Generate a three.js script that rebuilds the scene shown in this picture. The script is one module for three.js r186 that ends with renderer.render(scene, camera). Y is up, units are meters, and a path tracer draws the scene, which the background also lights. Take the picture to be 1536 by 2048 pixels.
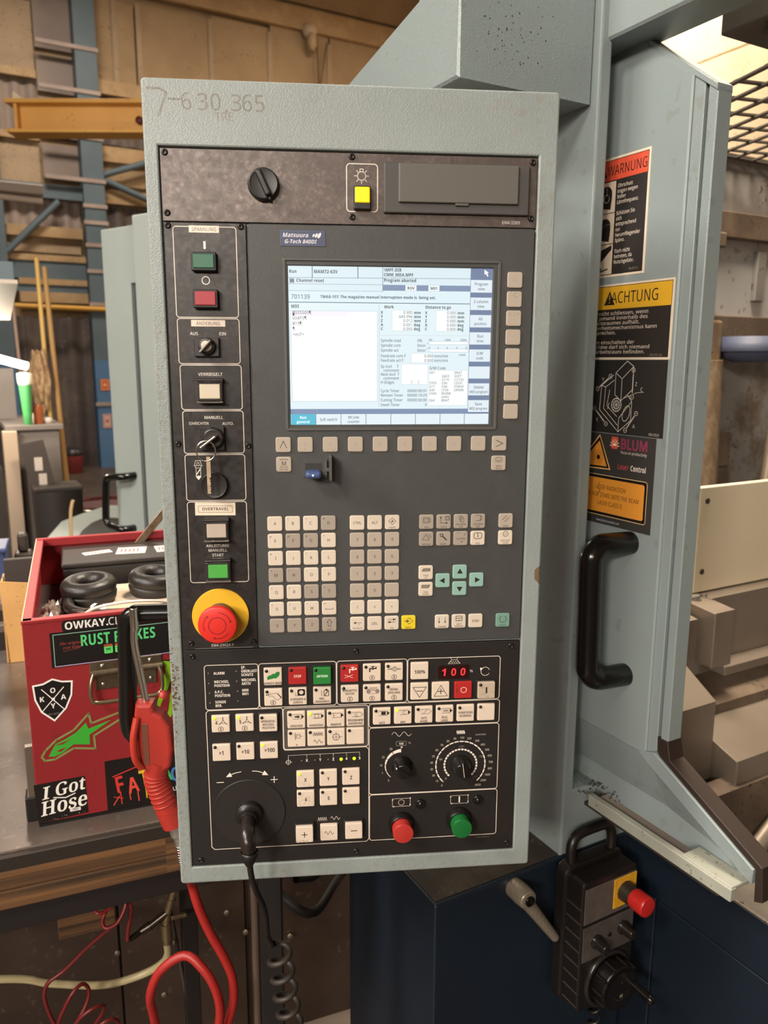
import * as THREE from 'three';
import { RoundedBoxGeometry } from 'three/addons/geometries/RoundedBoxGeometry.js';
import { mergeGeometries } from 'three/addons/utils/BufferGeometryUtils.js';
import { RectAreaLightUniformsLib } from 'three/addons/lights/RectAreaLightUniformsLib.js';

// ---------- camera, lamps, exposure ----------
const scene = new THREE.Scene();
scene.background = new THREE.Color(0x000000);
const camera = new THREE.PerspectiveCamera(66.2, 0.75, 0.05, 60);
camera.position.set(0.1537, 1.5444, 0.8297);
camera.rotation.order = 'YXZ';
camera.rotation.set(-10.85 * Math.PI / 180, -5.56 * Math.PI / 180, 0.19 * Math.PI / 180);
camera.focus = 0.88;
camera.userData.fStop = 8;
const renderer = new THREE.WebGLRenderer({ antialias: true });
renderer.toneMapping = THREE.LinearToneMapping;
renderer.toneMappingExposure = 0.9;
renderer.shadowMap.enabled = true;
RectAreaLightUniformsLib.init();
const TM = 23.5 * Math.PI / 180, TB = 16 * Math.PI / 180;       // the machine hall and the bench are turned against the console
// hanging hall lamps, then unseen ones added to brighten walls and shadows: frame, position, size, brightness, colour, tilt
const LAMPS = [
  ['W', -2.15, 3.15, 4.6, 0.9, 0.6, 118, [1, 0.91, 0.8], 'bright tilted hall lamp behind the operator on the left', 1.35, -0.5],
  ['W', -0.7, 2.85, 5.2, 1.1, 0.3, 70, [1, 0.9, 0.78], 'long narrow hall lamp straight behind the operator', 1.2],
  ['W', -2.2, 4.2, 2.6, 0.8, 0.8, 62, [1, 0.93, 0.83], 'square hanging hall lamp to the left of the operator', 0.6, -0.6],
  ['M', 1.15, 3.7, -0.35, 0.8, 0.8, 115, [1, 0.86, 0.68], 'square hanging hall lamp above the open machine roof'],
  ['M', 6.3, 6.4, -6.6, 0.9, 0.9, 70, [1, 0.84, 0.66], 'added unseen square lamp that brightens the right hall wall', 0, -0.9],
  ['M', 1.0, 6.7, -8.2, 1.6, 0.8, 66, [1, 0.88, 0.74], 'added unseen wide lamp that brightens the wall near the blue steel column'],
  ['M', 5.2, 6.9, -8.6, 1.2, 0.8, 40, [1, 0.84, 0.64], 'added unseen wide lamp that brightens the beige wall boards'],
  ['W', -3.0, 3.6, 0.9, 1.2, 0.6, 60, [1, 0.93, 0.83], 'added unseen wide fill lamp to the left of the toolbox', 0, -0.8],
];

// ---------- helpers ----------
const V3 = (x, y, z) => new THREE.Vector3(x, y, z);
let seed = 7;
const rnd = () => { seed = (seed * 1664525 + 1013904223) >>> 0; return seed / 4294967296; };
const rr = (a, b) => a + (b - a) * rnd();
const FR = { C: [-0.09704, 0], D: [-0.70860, 0], W: [0, 0], P: [0, 0.95], M: [TM, 0], B: [TB, 0] };
const taken = new Map(), origin = new WeakMap();
const numbered = (n) => { const k = taken.get(n) ?? 0; taken.set(n, k + 1); return k ? n + '_' + String(k).padStart(3, '0') : n; };
const shade = (o) => { o.castShadow = true; o.receiveShadow = true; return o; };
function thing(name, label, category, frame = 'W', at = [0, 0, 0], group, kind) {
  const g = new THREE.Group(), [t, y] = FR[frame];
  g.name = numbered(name); g.rotation.y = t;
  g.position.set(...at).applyAxisAngle(V3(0, 1, 0), t); g.position.y += y;
  g.userData = kind ? { kind } : { label, category };
  if (kind && label) g.userData.label = label;
  if (group) g.userData.group = group;
  origin.set(g, V3(...at)); scene.add(g);
  return g;
}
function part(g, name, geo, mat, label) {
  const m = shade(new THREE.Mesh(Array.isArray(geo) ? join(geo) : geo, mat));
  m.name = name; if (label) m.userData.label = label;
  const o = origin.get(g); if (o) m.position.copy(o).negate();
  g.add(m); return m;
}
function join(list) {
  const l = list.map((g) => { const n = g.index ? g.toNonIndexed() : g; for (const k of Object.keys(n.attributes)) if (!['position', 'normal', 'uv'].includes(k)) n.deleteAttribute(k); n.morphAttributes = {}; return n; });
  return mergeGeometries(l, false);
}
function box(x0, x1, y0, y1, z0, z1, r = 0, seg = 2) {
  const w = x1 - x0, h = y1 - y0, d = z1 - z0;
  const g = r ? new RoundedBoxGeometry(w, h, d, seg, Math.min(r, w / 2.01, h / 2.01, d / 2.01)) : new THREE.BoxGeometry(w, h, d);
  return mUV(g.translate((x0 + x1) / 2, (y0 + y1) / 2, (z0 + z1) / 2));
}
function mUV(g) {                                                   // uv in metres, by the way each face points
  g = g.index ? g.toNonIndexed() : g;
  const p = g.attributes.position, n = g.attributes.normal, uv = new Float32Array(p.count * 2);
  for (let i = 0; i < p.count; i += 3) {
    let ax = 0, ay = 0, az = 0;
    for (let k = 0; k < 3; k++) { ax += Math.abs(n.getX(i + k)); ay += Math.abs(n.getY(i + k)); az += Math.abs(n.getZ(i + k)); }
    for (let k = 0; k < 3; k++) {
      const x = p.getX(i + k), y = p.getY(i + k), z = p.getZ(i + k);
      const [u, v] = az >= ax && az >= ay ? [x, y] : ax >= ay ? [z, y] : [x, z];
      uv[(i + k) * 2] = u; uv[(i + k) * 2 + 1] = v;
    }
  }
  g.setAttribute('uv', new THREE.BufferAttribute(uv, 2)); return g;
}
function planar(g, x0, y0, w, h, ax = 0, ay = 1) {                 // uv from two axes over a rectangle
  const p = g.attributes.position, uv = new Float32Array(p.count * 2);
  for (let i = 0; i < p.count; i++) { uv[i * 2] = (p.getComponent(i, ax) - x0) / w; uv[i * 2 + 1] = (p.getComponent(i, ay) - y0) / h; }
  g.setAttribute('uv', new THREE.BufferAttribute(uv, 2)); return g;
}
function cyl(a, b, r0, r1 = r0, seg = 20, open = false) {
  const A = V3(...a), B = V3(...b), d = B.clone().sub(A), g = new THREE.CylinderGeometry(r1, r0, d.length(), seg, 1, open);
  return g.applyQuaternion(new THREE.Quaternion().setFromUnitVectors(V3(0, 1, 0), d.normalize())).translate((A.x + B.x) / 2, (A.y + B.y) / 2, (A.z + B.z) / 2);
}
function lathe(prof, a, dir, seg = 28) {                           // profile [r, along] about an axis from a
  return new THREE.LatheGeometry(prof.map(([r, h]) => new THREE.Vector2(r, h)), seg).applyQuaternion(new THREE.Quaternion().setFromUnitVectors(V3(0, 1, 0), V3(...dir).normalize())).translate(...a);
}
const curve = (pts, closed = false, t = 0.5) => new THREE.CatmullRomCurve3(pts.map((p) => V3(...p)), closed, 'catmullrom', t);
const tube = (pts, r, n = 40, closed = false, rs = 10) => new THREE.TubeGeometry(curve(pts, closed), n, r, rs, closed);
function rrect(x0, y0, x1, y1, r) {
  const s = new THREE.Shape();
  s.moveTo(x0 + r, y0); s.lineTo(x1 - r, y0); s.absarc(x1 - r, y0 + r, r, -Math.PI / 2, 0); s.lineTo(x1, y1 - r); s.absarc(x1 - r, y1 - r, r, 0, Math.PI / 2);
  s.lineTo(x0 + r, y1); s.absarc(x0 + r, y1 - r, r, Math.PI / 2, Math.PI); s.lineTo(x0, y0 + r); s.absarc(x0 + r, y0 + r, r, Math.PI, Math.PI * 1.5);
  return s;
}
const poly = (pts) => { const s = new THREE.Shape(); pts.forEach(([x, y], i) => (i ? s.lineTo(x, y) : s.moveTo(x, y))); s.closePath(); return s; };
function ext(shape, z0, z1, bevel = 0, seg = 1, curveSegments = 6) { // bevel grows inwards: the outline stays as drawn
  return new THREE.ExtrudeGeometry(shape, { depth: z1 - z0 - 2 * bevel, bevelEnabled: bevel > 0, bevelThickness: bevel, bevelSize: bevel, bevelOffset: -bevel, bevelSegments: seg, curveSegments }).translate(0, 0, z0 + bevel);
}
const extX = (ptsZY, x0, x1, bevel = 0) => ext(poly(ptsZY.map(([z, y]) => [-z, y])), x0, x1, bevel).rotateY(Math.PI / 2);     // outline in z, y pushed along x
const extY = (ptsXZ, y0, y1, bevel = 0) => ext(poly(ptsXZ.map(([x, z]) => [x, -z])), y0, y1, bevel).rotateX(-Math.PI / 2);   // outline in x, z pushed along y

// ---------- textures and materials ----------
function noise(n, cells, oct, s0 = 1, gain = 0.5) {                 // tileable value noise 0..1
  const out = new Float32Array(n * n); let amp = 1, tot = 0;
  const keep = seed; seed = s0 * 7919;
  for (let o = 0; o < oct; o++) {
    const c = cells << o, lat = Float32Array.from({ length: c * c }, rnd);
    for (let y = 0; y < n; y++) {
      const fy = y / n * c, y0 = fy | 0, ty = fy - y0, sy = ty * ty * (3 - 2 * ty), r0 = y0 * c, r1 = ((y0 + 1) % c) * c;
      for (let x = 0; x < n; x++) {
        const fx = x / n * c, x0 = fx | 0, tx = fx - x0, sx = tx * tx * (3 - 2 * tx), x1 = (x0 + 1) % c;
        const a = lat[r0 + x0] + (lat[r0 + x1] - lat[r0 + x0]) * sx, b = lat[r1 + x0] + (lat[r1 + x1] - lat[r1 + x0]) * sx;
        out[y * n + x] += amp * (a + (b - a) * sy);
      }
    }
    tot += amp; amp *= gain;
  }
  seed = keep;
  for (let i = 0; i < out.length; i++) out[i] /= tot;
  return out;
}
function dataTex(n, fn, srgb) {
  const d = new Uint8Array(n * n * 4);
  for (let i = 0; i < n * n; i++) { const c = fn(i); d[i * 4] = c[0]; d[i * 4 + 1] = c[1]; d[i * 4 + 2] = c[2]; d[i * 4 + 3] = 255; }
  const t = new THREE.DataTexture(d, n, n); t.wrapS = t.wrapT = THREE.RepeatWrapping; t.magFilter = THREE.LinearFilter; t.minFilter = THREE.LinearMipmapLinearFilter;
  if (srgb) t.colorSpace = THREE.SRGBColorSpace; t.needsUpdate = true; return t;
}
const rep = (t, u, v = u) => { const c = t.clone(); c.repeat.set(u, v); c.needsUpdate = true; return c; };
const N1 = noise(512, 4, 6, 3), N2 = noise(512, 8, 5, 5), N3 = noise(512, 64, 2, 9), NS = noise(512, 6, 6, 13, 0.6);
const grey = (a, lo, hi) => dataTex(512, (i) => { const v = Math.max(0, Math.min(255, lo + (hi - lo) * a[i])); return [v, v, v]; });
const T_HAMMER = grey(N3, 0, 255), T_COARSE = grey(N1, 0, 255), T_ROUGH = grey(N2, 120, 255), T_FINE = grey(noise(512, 24, 4, 17), 130, 255);
function mottle(c0, c1, a, k = 1, speck) {                         // grain between two sRGB colours, with specks of a third
  const x = new THREE.Color(c0), y = new THREE.Color(c1), s = speck && new THREE.Color(speck);
  const g = (c) => { const o = c.getRGB({}, THREE.SRGBColorSpace); return [o.r * 255, o.g * 255, o.b * 255]; }, A = g(x), B = g(y), S = s && g(s);
  return dataTex(512, (i) => {
    let t = Math.max(0, Math.min(1, (a[i] - 0.5) * 2.2 * k + 0.5));
    const c = [0, 1, 2].map((j) => A[j] + (B[j] - A[j]) * t);
    if (S && N3[i] > 0.78 && N2[i] > 0.52) return S;
    return c;
  }, true);
}
const std = (o) => new THREE.MeshStandardMaterial(o), phys = (o) => new THREE.MeshPhysicalMaterial(o);
const col = (c, roughness = 0.6, metalness = 0, more) => std({ color: c, roughness, metalness, ...more });
const tex = (map, u, o) => std({ map: rep(map, u), roughness: 0.7, ...o });
function canvas(w, h) { const c = document.createElement('canvas'); c.width = Math.round(w); c.height = Math.round(h); return c; }
function ctex(c, srgb = true) { const t = new THREE.CanvasTexture(c); if (srgb) t.colorSpace = THREE.SRGBColorSpace; t.magFilter = THREE.LinearFilter; return t; }
// a print: a canvas measured in millimetres, y up
function print(x0, y0, w, h, ppm, bg) {
  const c = canvas(w * ppm, h * ppm), g = c.getContext('2d'), P = { c, g, x0, y0, w, h };
  g.fillStyle = bg; g.fillRect(0, 0, c.width, c.height);
  g.setTransform(ppm, 0, 0, ppm, -x0 * ppm, 0); g.lineCap = 'round'; g.lineJoin = 'round';
  P.Y = (y) => y0 + h - y;
  P.t = (s, x, y, size, color = '#e8e0d6', o = {}) => {
    g.save(); g.translate(x, P.Y(y)); if (o.rot) g.rotate(o.rot); if (o.sx) g.scale(o.sx, 1); if (o.skew) g.transform(1, 0, -o.skew, 1, 0, 0);
    g.font = (o.style ?? '') + ' ' + size + 'px ' + (o.font ?? 'sans-serif'); g.textAlign = o.align ?? 'center'; g.textBaseline = 'middle'; g.fillStyle = color;
    g.fillText(s, 0, 0); g.restore();
  };
  P.b = (s, x, y, size, color, o = {}) => P.t(s, x, y, size, color, { style: 'bold', ...o });
  P.path = (pts, o = {}) => {
    g.beginPath(); pts.forEach(([x, y], i) => (i ? g.lineTo(x, P.Y(y)) : g.moveTo(x, P.Y(y)))); if (o.close) g.closePath();
    if (o.fill) { g.fillStyle = o.fill; g.fill(); } if (o.stroke) { g.strokeStyle = o.stroke; g.lineWidth = o.lw ?? 0.4; g.stroke(); }
  };
  P.rr = (xa, ya, xb, yb, r, o) => {
    g.beginPath(); g.roundRect(xa, P.Y(yb), xb - xa, yb - ya, r);
    if (o.fill) { g.fillStyle = o.fill; g.fill(); } if (o.stroke) { g.strokeStyle = o.stroke; g.lineWidth = o.lw ?? 0.6; g.stroke(); }
  };
  P.arc = (x, y, r, a0, a1, o) => {                                  // degrees, counter-clockwise from +x
    g.beginPath(); g.arc(x, P.Y(y), r, -a0 * Math.PI / 180, -a1 * Math.PI / 180, a1 > a0);
    if (o.fill) { g.fillStyle = o.fill; g.fill(); } if (o.stroke) { g.strokeStyle = o.stroke; g.lineWidth = o.lw ?? 0.5; g.setLineDash(o.dash ?? []); g.lineCap = o.dash ? 'butt' : 'round'; g.stroke(); g.setLineDash([]); g.lineCap = 'round'; }
  };
  P.line = (x1, y1, x2, y2, stroke, lw = 0.5) => P.path([[x1, y1], [x2, y2]], { stroke, lw });
  P.specks = (n, colors, xa, xb, ya, yb, r0, r1, al = 1) => { for (let i = 0; i < n; i++) { g.globalAlpha = al * rr(0.4, 1); g.fillStyle = colors[(rnd() * colors.length) | 0]; g.beginPath(); g.ellipse(rr(xa, xb), P.Y(rr(ya, yb)), rr(r0, r1), rr(r0, r1) * 0.7, rr(0, 3), 0, 7); g.fill(); } g.globalAlpha = 1; };
  P.grain = (a, k) => {                                              // stir the paint with a noise field
    const im = g.getImageData(0, 0, c.width, c.height), d = im.data;
    for (let y = 0; y < c.height; y++) for (let x = 0; x < c.width; x++) { const i = (y * c.width + x) * 4, f = 1 + k * (a[(y % 512) * 512 + (x % 512)] - 0.5); d[i] *= f; d[i + 1] *= f; d[i + 2] *= f; }
    g.putImageData(im, 0, 0);
  };
  P.tex = () => ctex(c);
  return P;
}
const uvP = (geo, P) => planar(geo, P.x0 / 1000, P.y0 / 1000, P.w / 1000, P.h / 1000);
const uvZ = (geo, P) => planar(geo, P.x0 / 1000, P.y0 / 1000, P.w / 1000, P.h / 1000, 2, 1);   // prints on faces that point along x: the x of the print runs along z

const BLACK = col('#171514', 0.45), BLACKGLOSS = col('#0f0e0d', 0.22), RUBBER = col('#1d1a18', 0.75), CHROME = col('#c9c2b8', 0.22, 1), STEEL = tex(mottle('#8c857c', '#a8a198', N2, 1), 2, { metalness: 0.7, roughness: 0.42 });
const PAINT = std({ map: rep(mottle('#828b8b', '#8b9594', N1, 0.8, '#7f8683'), 1.1), roughness: 0.42, bumpMap: rep(T_HAMMER, 15), bumpScale: 0.0002 });
const PAINTLIGHT = std({ map: rep(mottle('#98a19e', '#a2aaa6', N1, 0.7), 0.8), roughness: 0.5 });
const BLUE = std({ map: rep(mottle('#111a25', '#16202b', N1, 0.9), 0.9), roughness: 0.42 });
const BROWNSTEEL = std({ map: rep(mottle('#3b2d25', '#483930', NS, 1.1, '#54463c'), 1.4), roughness: 0.45, metalness: 0.15, bumpMap: rep(T_COARSE, 6), bumpScale: 0.0008 });

// ---------- the hall (structure) ----------
const BEIGE = std({ map: rep(mottle('#98836a', '#a68f74', N1, 1, '#857059'), 0.6), roughness: 0.75 });
const BEIGE2 = std({ map: rep(mottle('#937a5c', '#9f8666', NS, 1, '#83694c'), 0.5), roughness: 0.75 });
const CREAM = std({ map: rep(mottle('#d8c3a2', '#e0ccad', NS, 1, '#b79a78'), 0.5), roughness: 0.8 });
const TIMBER = std({ map: rep(mottle('#a1835f', '#b0946e', N2, 1, '#7d6345'), 0.9), roughness: 0.7 });
const GREYSHEET = std({ map: rep(mottle('#81726a', '#8d7e74', N1, 1), 0.7), roughness: 0.65 });
const DARKSHEET = std({ map: rep(mottle('#4d4340', '#625650', NS, 1.3, '#73675f'), 0.5), roughness: 0.6 });
const PALESHEET = std({ map: rep(mottle('#8f7f78', '#a39288', NS, 1.2), 0.6), roughness: 0.6 });
const HALLBLUE = std({ map: rep(mottle('#4f5e67', '#586770', N1, 0.8), 0.6), roughness: 0.55 });
const HALLBLUE2 = std({ map: rep(mottle('#466b92', '#4f7399', N1, 0.8), 0.6), roughness: 0.55 });
const FLOORMAT = std({ map: rep(mottle('#463c36', '#544840', NS, 1.2, '#3a322d'), 0.6), roughness: 0.6, roughnessMap: rep(T_ROUGH, 0.8) });
const S = (name, frame = 'M') => thing(name, null, null, frame, [0, 0, 0], null, 'structure');
{
  const f = S('floor'); part(f, 'slab', box(-7, 8.2, -0.2, 0, -11.7, 7.2), FLOORMAT);
  const c = S('ceiling'); part(c, 'liner', box(-7.2, 8.2, 7.6, 7.8, -11.7, 7.2), BEIGE);
  const l = S('wall_left'); part(l, 'liner', box(-7.2, -7, 0, 7.6, -11.7, 7.2), BEIGE);
  const fr = S('wall_front'); part(fr, 'liner', box(-7, 8.2, 0, 7.6, 7, 7.2), BEIGE);
  const r = S('wall_right'); part(r, 'liner', box(8.05, 8.25, 0, 7.6, -11.5, 7), CREAM);
  for (let k = 0; k < 8; k++) for (let j = 0; j < 3; j++) part(r, 'board', box(8.03, 8.055, 0.02 + j * 2.52, 2.5 + j * 2.52, -11.4 + k * 2.3, -9.13 + k * 2.3), CREAM);
}
const wallB = S('wall_back');
{
  const Z = -11.5, b = (n, m, x0, x1, y0, y1, z0 = Z, z1 = Z + 0.03) => part(wallB, n, box(x0, x1, y0, y1, z0, z1), m);
  b('backing', BEIGE2, -7.2, 8.2, 0, 7.6, Z - 0.2, Z - 0.06);
  const wave = (x0, x1, y0, y1, mat, amp = 0.05, pitch = 0.3) => {     // one corrugated sheet
    const n = Math.round((x1 - x0) / pitch * 10), top = [], bot = [];
    for (let i = 0; i <= n; i++) { const x = x0 + (x1 - x0) * i / n, z = Z - 0.03 + amp * (0.5 + 0.5 * Math.cos(x / pitch * Math.PI * 2)); top.push([x, z]); bot.unshift([x, z - 0.008]); }
    part(wallB, 'corrugated_sheet', mUV(extY([...top, ...bot], y0, y1)), mat);
  };
  for (let k = 0; k < 5; k++) wave(-0.9 + k * 0.9, -0.01 + k * 0.9, 0, 2.15, DARKSHEET);
  wave(0.55, 1.27, 4.5, 5.25, GREYSHEET, 0.04, 0.2); wave(0.75, 1.72, 3.35, 3.72, PALESHEET, 0.05, 0.22); wave(2.05, 3.3, 4.55, 5.2, DARKSHEET, 0.05, 0.25); wave(2.05, 3.3, 2.2, 3.72, DARKSHEET, 0.05, 0.25);
  for (const [x0, x1, y0, y1, m] of [[0.5, 1.26, 5.35, 6.2, BEIGE], [0.5, 1.26, 6.24, 7.5, BEIGE], [0.55, 1.24, 3.93, 4.46, BEIGE], [0.75, 1.7, 3.02, 3.22, BEIGE], [1.28, 1.76, 4.02, 4.45, GREYSHEET], [1.28, 1.78, 5.12, 5.58, GREYSHEET], [1.28, 1.78, 5.66, 6.3, GREYSHEET], [1.28, 1.78, 6.36, 7.4, GREYSHEET], [1.28, 1.76, 4.55, 5.05, GREYSHEET],
    [2.06, 2.6, 5.38, 6.42, BEIGE2], [2.63, 3.68, 5.38, 6.45, BEIGE2], [3.71, 4.6, 5.38, 6.5, BEIGE2], [4.63, 5.6, 5.38, 6.55, BEIGE2], [5.63, 6.8, 5.38, 6.55, BEIGE2], [6.83, 8.0, 5.38, 6.55, BEIGE2], [2.06, 8, 6.95, 7.5, BEIGE2], [2.06, 3.3, 4.0, 4.3, BEIGE2]]) b('board', m, x0, x1, y0, y1);
  for (const x of [2.33, 2.66, 3.7, 4.62, 5.62]) b('joint_strip', BEIGE, x - 0.035, x + 0.035, 5.36, 6.45, Z + 0.03, Z + 0.045);
  for (const [x0, x1, y0, y1] of [[2.04, 8, 6.55, 6.86], [2.04, 8, 5.18, 5.36], [0.5, 1.26, 5.24, 5.34], [2.05, 3.3, 4.3, 4.5], [2.05, 3.3, 3.74, 3.92], [0.75, 1.72, 3.22, 3.36], [0.5, 2.0, 2.9, 2.98], [0.85, 1.75, 2.58, 2.66], [0.85, 1.75, 2.34, 2.48], [0.5, 1.24, 4.46, 4.54]]) b('girt', TIMBER, x0, x1, y0, y1, Z + 0.02, Z + 0.12);
  for (const [x0, x1] of [[1.74, 2.02], [0.5, 0.72]]) { b('column', HALLBLUE, x0, x1, 1.55, 7.6, Z + 0.06, Z + 0.32); b('column_foot', HALLBLUE2, x0, x1, 0, 1.55, Z + 0.06, Z + 0.32); }
  for (const y of [0.9, 2.3, 2.75, 3.1, 3.4, 3.62, 3.95, 4.5, 5.08, 5.62, 6.33]) b('strap', PALESHEET, y > 3.9 && y < 5.7 ? 1.26 : 1.72, 2.04, y, y + 0.05, Z + 0.31, Z + 0.34);
  b('beam', HALLBLUE, 0.4, 1.75, 3.72, 3.9, Z + 0.1, Z + 0.2); b('beam', HALLBLUE, 0.7, 1.75, 2.66, 2.9, Z + 0.03, Z + 0.09); b('beam', HALLBLUE, 0.7, 1.75, 2.48, 2.58, Z + 0.03, Z + 0.09);
  for (const [x0, y0, x1, y1] of [[1.42, 3.68, 0.72, 2.98], [2.0, 4.08, 3.0, 4.45], [2.05, 4.02, 2.8, 3.76]]) part(wallB, 'brace', cyl([x0, y0, Z + 0.22], [x1, y1, Z + 0.22], 0.045, 0.045, 8), HALLBLUE);
  part(wallB, 'pipe', cyl([0.7, 2.27, Z + 0.36], [2.3, 2.25, Z + 0.36], 0.035, 0.035, 10), col('#c8963c', 0.5));
  for (const [x, y, h, c, t] of [[1.86, 1.2, 0.16, '#c25a3c', '#e8b060'], [1.86, 0.68, 0.2, '#c8a89c', '#b04438']]) {
    const P = print(0, 0, 120, h * 1000, 2, c); P.rr(14, 14, 106, h * 1000 - 14, 6, { stroke: t, lw: 8 }); P.arc(60, h * 500, 22, 0, 360, { fill: t });
    const g = thing('wall_sign', y > 1 ? 'orange square safety sign on the blue hall column' : 'white and red safety sign low on the blue hall column', 'sign', 'M', [x, y, Z + 0.33]);
    part(g, 'plate', planar(box(x - 0.06, x + 0.06, y - h / 2, y + h / 2, Z + 0.325, Z + 0.33), x - 0.06, y - h / 2, 0.12, h), std({ map: P.tex(), roughness: 0.5 }));
  }
  const pc = thing('pull_switch', 'small pale pull switch with a cord hanging on the beige hall wall', 'switch', 'M', [5.25, 6.4, Z]);
  part(pc, 'rose', lathe([[0, 0.1], [0.09, 0.08], [0.12, 0]], [5.25, 6.55, Z + 0.12], [0, 0, 1], 16), col('#b7a288'));
  part(pc, 'bulb_holder', lathe([[0.03, 0], [0.07, -0.04], [0.08, -0.16], [0.05, -0.24], [0, -0.26]], [5.25, 6.5, Z + 0.2], [0, 1, 0], 14), col('#a78d6c'));
  part(pc, 'cord', cyl([5.33, 6.44, Z + 0.2], [5.38, 5.3, Z + 0.2], 0.014, 0.014, 6), col('#5f4935'));
  part(pc, 'stay_wire', cyl([5.38, 5.75, Z + 0.2], [5.5, 6.4, Z + 0.2], 0.012, 0.012, 6), col('#5f4935'));
}
// ---------- hall lamps and added fill lamps ----------
for (const [fr, x, y, z, w, h, I, c, label, ax = 0, az = 0] of LAMPS) {
  const g = thing('hall_or_fill_lamp', label, 'lamp', fr, [x, y, z]);
  const e = new THREE.Color().setRGB(...c), head = new THREE.Group(); head.name = 'lamp_head'; head.rotation.set(ax * 0.75, 0, -az * 0.75); g.add(head);
  const tray = shade(new THREE.Mesh(box(-w / 2 - 0.03, w / 2 + 0.03, 0, 0.08, -h / 2 - 0.03, h / 2 + 0.03, 0.01), col('#b9b4aa', 0.5))); tray.name = 'tray'; head.add(tray);
  const dif = new THREE.Mesh(box(-w / 2, w / 2, -0.006, 0, -h / 2, h / 2), std({ color: '#fff4e4', emissive: e, emissiveIntensity: 6 })); dif.name = 'diffuser'; head.add(dif);
  const top = 7.6 - y;
  const wire = shade(new THREE.Mesh(cyl([0, 0.06, 0], [0, top, 0], 0.012, 0.012, 6), BLACK)); wire.name = 'suspension'; g.add(wire);
  const L = new THREE.RectAreaLight(e, I, w, h); L.name = 'lamp_light'; L.position.set(0, -0.012, 0); L.rotation.x = -Math.PI / 2; L.castShadow = true; head.add(L);
}

// ---------- the control console ----------
const con = thing('control_console', 'grey-green machine control console with screen, keyboard and push buttons', 'control panel', 'P', [0.205, 0, -0.07]);
const mmg = (g) => g;
{
  // housing with paint, marker writing and chipped edge
  const H = print(0, 0, 410.5, 859.5, 2.35, '#888f8d'); const g = H.g;
  H.specks(1400, ['#848a85', '#90968f', '#86857c', '#8c928a'], 0, 410, 0, 860, 0.6, 5, 0.25);
  H.specks(520, ['#7d786a', '#83806f', '#75705f'], 0, 14, 0, 640, 0.5, 3, 0.38); H.specks(90, ['#6b6250', '#5f5646'], 0, 13, 40, 620, 0.3, 1.2, 0.5); H.specks(160, ['#7f7b6c', '#847f70'], 0, 410, 0, 22, 0.6, 4, 0.3);
  H.specks(130, ['#7d7a70', '#857c74'], 370, 410, 640, 858, 0.8, 6, 0.2);
  H.specks(70, ['#4a2f22', '#5d3b28', '#3a241a'], 0.5, 9, 215, 268, 0.5, 1.6); H.specks(45, ['#4a2f22', '#5d3b28'], 0.3, 5, 170, 300, 0.4, 1.2); H.specks(40, ['#2e2a26'], 0, 410, 0, 860, 0.3, 0.8);
  H.path([[411, 372], [404, 366], [404, 356], [411, 348]], { fill: '#6d5a44' });
  const mk = (pts) => H.path(pts, { stroke: 'rgba(92,76,62,0.5)', lw: 2.2 });
  mk([[6, 850], [18, 850], [24, 846], [19, 835], [16, 826]]); mk([[26, 841], [36, 841]]);
  for (const [x, s] of [[42, '6'], [58, '3'], [70, '0'], [90, '3'], [100, '6'], [112, '5']]) H.t(s, x, 840, 21, 'rgba(92,76,62,0.5)', { rot: -0.06 });
  H.t('.', 80, 838, 21, 'rgba(92,76,62,0.5)'); H.t('TRE', 78, 826, 11, 'rgba(92,76,62,0.45)', { rot: -0.05 }); H.t('205', 352, 846, 13, 'rgba(140,104,92,0.28)'); H.t('161', 300, 847, 12, 'rgba(140,104,92,0.16)');
  H.grain(N1, 0.1);
  const sh = rrect(0, 0, 0.4105, 0.8595, 0.004); const hole = new THREE.Path();
  hole.moveTo(0.0137, 0.0208); hole.lineTo(0.0137, 0.799); hole.lineTo(0.391, 0.799); hole.lineTo(0.391, 0.0208); hole.closePath(); sh.holes.push(hole);
  part(con, 'housing', uvP(ext(sh, -0.15, 0, 0.0018, 2), H), std({ map: H.tex(), roughness: 0.4, bumpMap: rep(T_HAMMER, 7.2, 15), bumpScale: 0.0002 }));
  part(con, 'back_cover', box(0.004, 0.4065, 0.004, 0.8555, -0.155, -0.149), PAINT);
  part(con, 'door_seam', box(0.4105, 0.4142, 0.012, 0.6, -0.032, -0.022), col('#c9c6bc', 0.35, 0.4));
  part(con, 'inner_tray', box(0.0135, 0.3912, 0.0206, 0.7992, -0.03, -0.006), PAINT);
  part(con, 'side_handle', [tube([[0.002, 0.308, -0.062], [-0.035, 0.308, -0.062], [-0.05, 0.307, -0.062], [-0.0575, 0.297, -0.062], [-0.0585, 0.28, -0.062], [-0.061, 0.22, -0.062], [-0.0625, 0.175, -0.062], [-0.057, 0.158, -0.062], [-0.042, 0.15, -0.062], [0.002, 0.148, -0.062]], 0.0105, 60, false, 14)], BLACKGLOSS, 'glossy black bow handle on the side of the console');
}
const screwGeo = mergeGeometries([lathe([[0.0001, 0.0012], [0.0012, 0.001], [0.0014, 0.0022], [0.0026, 0.0018], [0.0032, 0.0006], [0.0033, 0]], [0, 0, 0], [0, 0, 1], 16)], false);
const SCREW = col('#2e2a28', 0.35, 0.6);
const screws = (p, list, z = -0.001) => list.forEach(([x, y]) => { const m = part(p, 'screw', screwGeo, SCREW); m.position.set(x / 1000, y / 1000, z); });
const W = '#e6dccf';
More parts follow.
